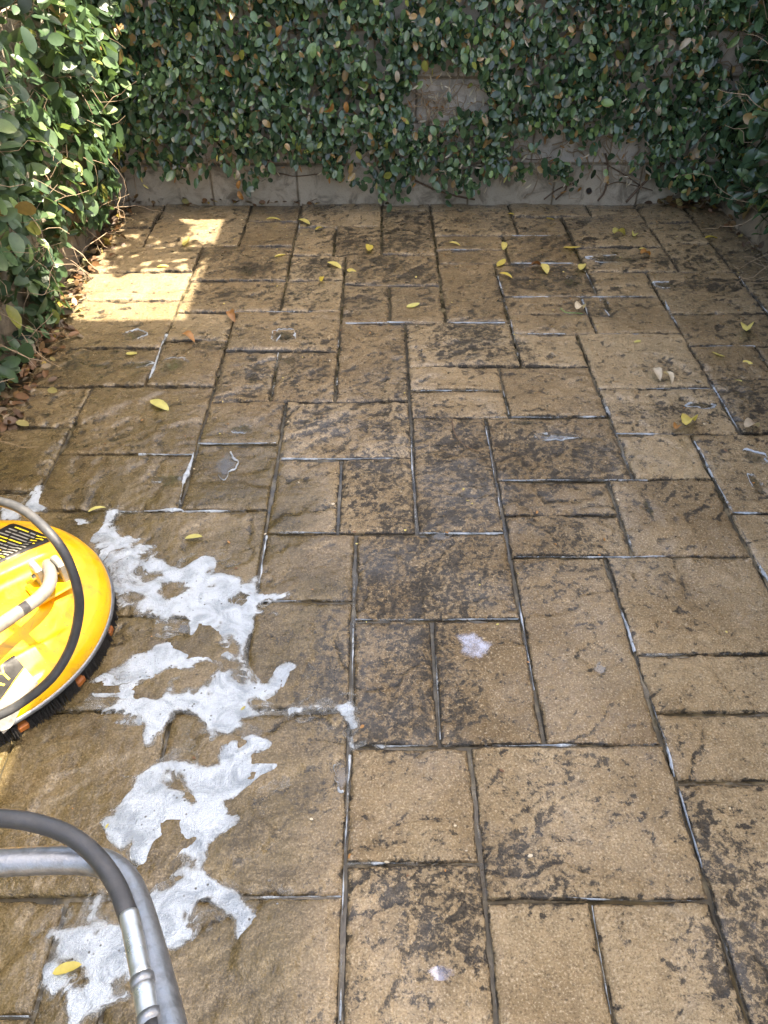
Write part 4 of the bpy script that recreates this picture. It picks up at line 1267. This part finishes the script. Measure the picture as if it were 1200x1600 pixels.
hose = catmull([MC + [0, 0, .14], MC + [-.02, .02, .24], at(-170, 800, .40), at(-70, 775, .47), at(0, 784, .485), at(40, 800, .485), at(80, 836, .468), at(105, 873, .43), at(121, 920, .37), at(123, 960, .31), at(110, 1012, .24), at(82, 1058, .19), at(40, 1094, .152),
                at(0, 1117, .133), at(-60, 1140, .125), at(-170, 1150, .2), at(-230, 1210, .4), at(-150, 1270, .62), at(-70, 1280, .675), at(0, 1278, .69), at(60, 1287, .692), at(110, 1306, .692), at(150, 1338, .692), at(180, 1380, .692), at(198, 1424, .694), at(205, 1446, .695)], 8)
tube('hose', hose, .0098, RUBBER, mach, 14)
tube('swivel', [MC + [0, 0, .13], MC + [0, 0, .17], MC + [0, 0, .171], MC + [0, 0, .2]], [.028, .028, .016, .016], BRIGHT, mach, 12)
fit = [at(201, 1428, .695), at(207, 1455, .697), at(223, 1535, .706)]
tube('hose_ferrule', catmull(fit, 5), .0098, BRIGHT, mach, 18)
tube('coupling_ring', [at(222, 1528, .706), at(224.5, 1541, .7075)], .0114, GALV, mach, 18)
tube('coupling_body', catmull([at(224, 1540, .707), at(231, 1578, .711), at(236, 1598, .713)], 4), .0104, BRIGHT, mach, 18)
tube('coupling_ring', [at(233, 1586, .712), at(237, 1600, .7135)], .0122, GALV, mach, 18)
tube('lance', catmull([at(237, 1598, .7135), at(262, 1700, .73), at(290, 1850, .76)], 4), .0085, RUBBER, mach, 14)

# ------------------------------------------------------------------ fallen leaves, each lying loose on the paving
G = 'leaves fallen on the paving'
FL = [  # photo x, y, length px, angle of the tip (degrees, image), tint, label
    (249, 634, 30, -25, .45, 'large yellow-green leaf lying alone left of the middle of the wet paving'),
    (151, 797, 28, 20, .42, 'pale yellow leaf on the joint just beyond the yellow machine'),
    (302, 840, 27, 3, .42, 'yellow leaf on the brown slab between the machine and the foam'),
    (427, 344, 22, 3, .35, 'yellow leaf on the paving just right of the sunlit patch'),
    (475, 347, 18, -20, .32, 'small yellow leaf on the dark joint near the back wall left of centre'),
    (499, 358, 13, 25, .05, 'tiny bright yellow leaf beside a foamy joint near the back'),
    (577, 388, 12, 75, .10, 'tiny yellow leaf standing on the black stained slab at the back'),
    (522, 415, 22, -20, .32, 'pale yellow leaf beside the round black stain'),
    (549, 424, 15, -15, .15, 'small golden leaf right of the round black stain'),
    (503, 437, 10, 80, .02, 'tiny yellow leaf below the round black stain'),
    (437, 400, 18, 8, .3, 'pale leaf on the slab left of the round black stain'),
    (645, 477, 20, 12, .45, 'slim yellow-green leaf on the small slab in the middle distance'),
    (790, 431, 20, -15, .02, 'bright deep yellow leaf right of centre in the middle distance'),
    (783, 411, 14, 40, .12, 'small yellow leaf just behind the deep yellow one'),
    (851, 420, 16, -60, .3, 'yellow leaf beside a brown one on the stained slab'),
    (837, 417, 16, 10, .9, 'dark brown leaf next to the yellow one on the stained slab'),
    (893, 387, 27, -3, .12, 'long yellow leaf lying along the joint near the right rear'),
    (787, 385, 10, 80, .3, 'tiny pale yellow leaf on the narrow slabs near the rear'),
    (859, 342, 13, -15, .12, 'yellow leaf on the clean slab close to the back wall'),
    (798, 334, 10, -15, .15, 'tiny yellow leaf on the rear joint near the back wall'),
    (710, 382, 18, -10, .35, 'straw coloured leaf on the narrow stained slab near the rear'),
    (909, 418, 12, 75, .33, 'small pale leaf on the foamy joint right of centre'),
    (965, 370, 18, 20, .58, 'crumpled green leaf on the clean slab near the right rear'),
    (990, 372, 8, 60, .5, 'tiny green leaf scrap near the crumpled green one'),
    (1004, 389, 12, 5, .35, 'small yellow leaf on the rear right joint'),
    (1007, 401, 16, 15, .76, 'curled brown leaf at the end of a puddle near the right rear'),
    (1110, 373, 20, 8, .0, 'vivid yellow leaf near the right wall'),
    (1164, 520, 20, 80, .35, 'upright yellow leaf near the right edge of the paving'),
    (1121, 554, 22, -25, .35, 'yellow leaf on the small slab near the right edge'),
    (1168, 566, 16, -20, .15, 'slim golden leaf close to the right edge'),
    (997, 535, 14, 8, .42, 'small pale leaf on the big plain slab at right'),
    (1025, 588, 16, -50, .98, 'buff curled leaf, left one of a pale pair at right'),
    (1043, 593, 20, -35, 1.0, 'whitish curled leaf, right one of a pale pair'),
    (1074, 666, 24, 55, .2, 'yellow leaf standing upright on the joint at right'),
    (1056, 671, 12, 60, .78, 'small red-brown leaf beside the upright yellow one'),
    (1171, 672, 24, 25, .97, 'tan curled leaf by the right edge of the picture'),
    (1152, 595, 14, 0, .42, 'small straw leaf on the joint near the right edge'),
    (905, 487, 16, 40, 1.0, 'white withered blossom on the narrow slab at right'),
    (362, 498, 12, -60, .82, 'curled orange-brown leaf on the joint below the sunlit patch'),
    (105, 1516, 46, 15, .2, 'large yellow leaf half sunk in the foam beside the handle'),
    (413, 312, 22, -30, .1, 'bright yellow leaf leaning at the foot of the back wall, left'),
    (498, 315, 14, 5, .05, 'small yellow leaf at the foot of the back wall near a hanging shoot'),
    (733, 314, 16, 5, .7, 'orange leaf at the foot of the back wall in the middle'),
    (291, 378, 12, 60, .3, 'small yellow leaf inside the dappled sunlit patch'),
    (255, 418, 20, 5, .3, 'yellow leaf lying in the lower part of the sunlit patch'),
    (205, 552, 18, -5, .4, 'thin pale petal beside a foamy puddle at left'),
    (295, 531, 18, -20, .78, 'brown leaf scrap below the sunlit patch'),
    (380, 1108, 9, 40, .60, 'tiny green leaf afloat in the foam'),
    (168, 1292, 9, 60, .60, 'tiny green leaf in the suds behind the handle')]
lf = leaf_proto(0.42, 5, 0.35, 0.25)
lf2 = leaf_proto(0.55, 5, 0.8, 0.9)
LFS = [lf, leaf_proto(0.34, 5, 0.5, 0.35), leaf_proto(0.46, 5, 0.2, -0.25), leaf_proto(0.38, 5, 0.7, 0.1, 0.12)]
for (x, y, L, ang, t, label) in FL:
    c = at(x, y, 0.006)
    a = math.radians(ang)
    e = at(x + L * math.cos(a), y - L * math.sin(a), 0.006)
    d = e - c
    ln = np.linalg.norm(d)
    if ln > 0.085:
        d, ln = d / ln * 0.085, 0.085
    curled = t > .7 or 'upright' in label or 'crumpled' in label
    v, f_ = lf2 if curled else random.choice(LFS)
    me = mesh_np('fallen_leaf', v, f_, FALLEN, attrs={'tint': np.full(len(v), t)})
    o = bpy.data.objects.new('fallen_leaf', me)
    COL.objects.link(o)
    up3 = np.array([rng.normal(0, .22), rng.normal(0, .22), 1.0])
    Rr = frames(d[None], up3[None])[0]
    from mathutils import Matrix
    base = c - d * 0.5
    ln *= 1.05
    z0 = min((Rr @ (p * ln))[2] for p in v)
    o.matrix_world = Matrix([[*(Rr[i] * ln), base[i]] for i in range(2)] + [[*(Rr[2] * ln), (0.0035 if y < 1100 else 0.009) - z0]] + [[0, 0, 0, 1]])
    tag(o, label, 'leaf', G)
c = [at(706, 655, .008), at(710, 675, .007), at(722, 692, .008), at(738, 702, .009), at(751, 706, .007)]
tag(tube('twig', catmull(c, 5), np.linspace(.0022, .0012, 21), TWIG, None, 6), 'thin curved dark twig lying on the tall stained slab in the middle', 'twig')
c = [at(876, 482, .006), at(884, 488, .008), at(898, 489, .008), at(910, 490, .006)]
tag(tube('stalk', catmull(c, 5), .002, mat_plain('green_stalk', (0.16, 0.26, 0.08), .6), None, 6), 'short green stalk beside the white withered blossom', 'stalk')

# leaf litter heaped along the foot of the walls
def litter(label, pts, spread, n, sz):
    a = np.array([at(*p)[:2] for p in pts])
    s_ = rng.random(n) * (len(a) - 1)
    i = np.floor(s_).astype(int)
    q = a[i] + (a[i + 1] - a[i]) * (s_ - i)[:, None]
    q[:, 0] += np.abs(rng.normal(0, spread, n)) * (1 if a[0, 0] < 0 else -1)
    q[:, 1] += rng.normal(0, .03, n)
    q[:, 0] = np.clip(q[:, 0], LW + .015, RW - .015)
    q[:, 1] = np.minimum(q[:, 1], BW - .02)
    P = np.c_[q, 0.008 + 0.03 * rng.random(n) ** 2]
    R = frames(rng.normal(0, 1, (n, 3)) * [1, 1, .35], rng.normal(0, .55, (n, 3)) + [0, 0, 1.0])
    t = rng.choice([.02, .3, .5, .72, .76, .8, .9, .97, 1.0], n, p=[.05, .06, .04, .18, .18, .13, .2, .1, .06])
    o = leaf_mass('leaf_litter', P, R, rng.uniform(*sz, n), t, LITTER)
    tag(o, label, kind='stuff')


litter('dry brown and yellow leaf litter along the foot of the left wall', [(188, 322), (150, 385), (100, 470), (50, 555), (5, 630), (-60, 720)], .05, 380, (.02, .055))
litter('dry leaf litter heaped in the right rear corner', [(1045, 322), (1085, 322), (1120, 326)], .05, 90, (.025, .06))
litter('sparse dry leaf crumbs along the foot of the right wall', [(1125, 330), (1165, 375), (1200, 412)], .02, 40, (.018, .04))
litter('few dry leaves along the foot of the far wall', [(205, 317), (260, 316), (330, 316), (420, 315), (500, 316)], .0, 45, (.02, .045))
n = 260
q = np.stack([rng.uniform(-1.3, 1.7, n), rng.uniform(.6, 4.0, n)], -1)
P = np.c_[q, np.full(n, .005)]
R = frames(rng.normal(0, 1, (n, 3)) * [1, 1, .1], rng.normal(0, .3, (n, 3)) + [0, 0, 1.0])
tag(leaf_mass('debris_crumbs', P, R, rng.uniform(.004, .012, n), rng.choice([.3, .76, .9, 1.0], n), FALLEN), 'tiny scattered crumbs of dry plant matter on the paving', kind='stuff')
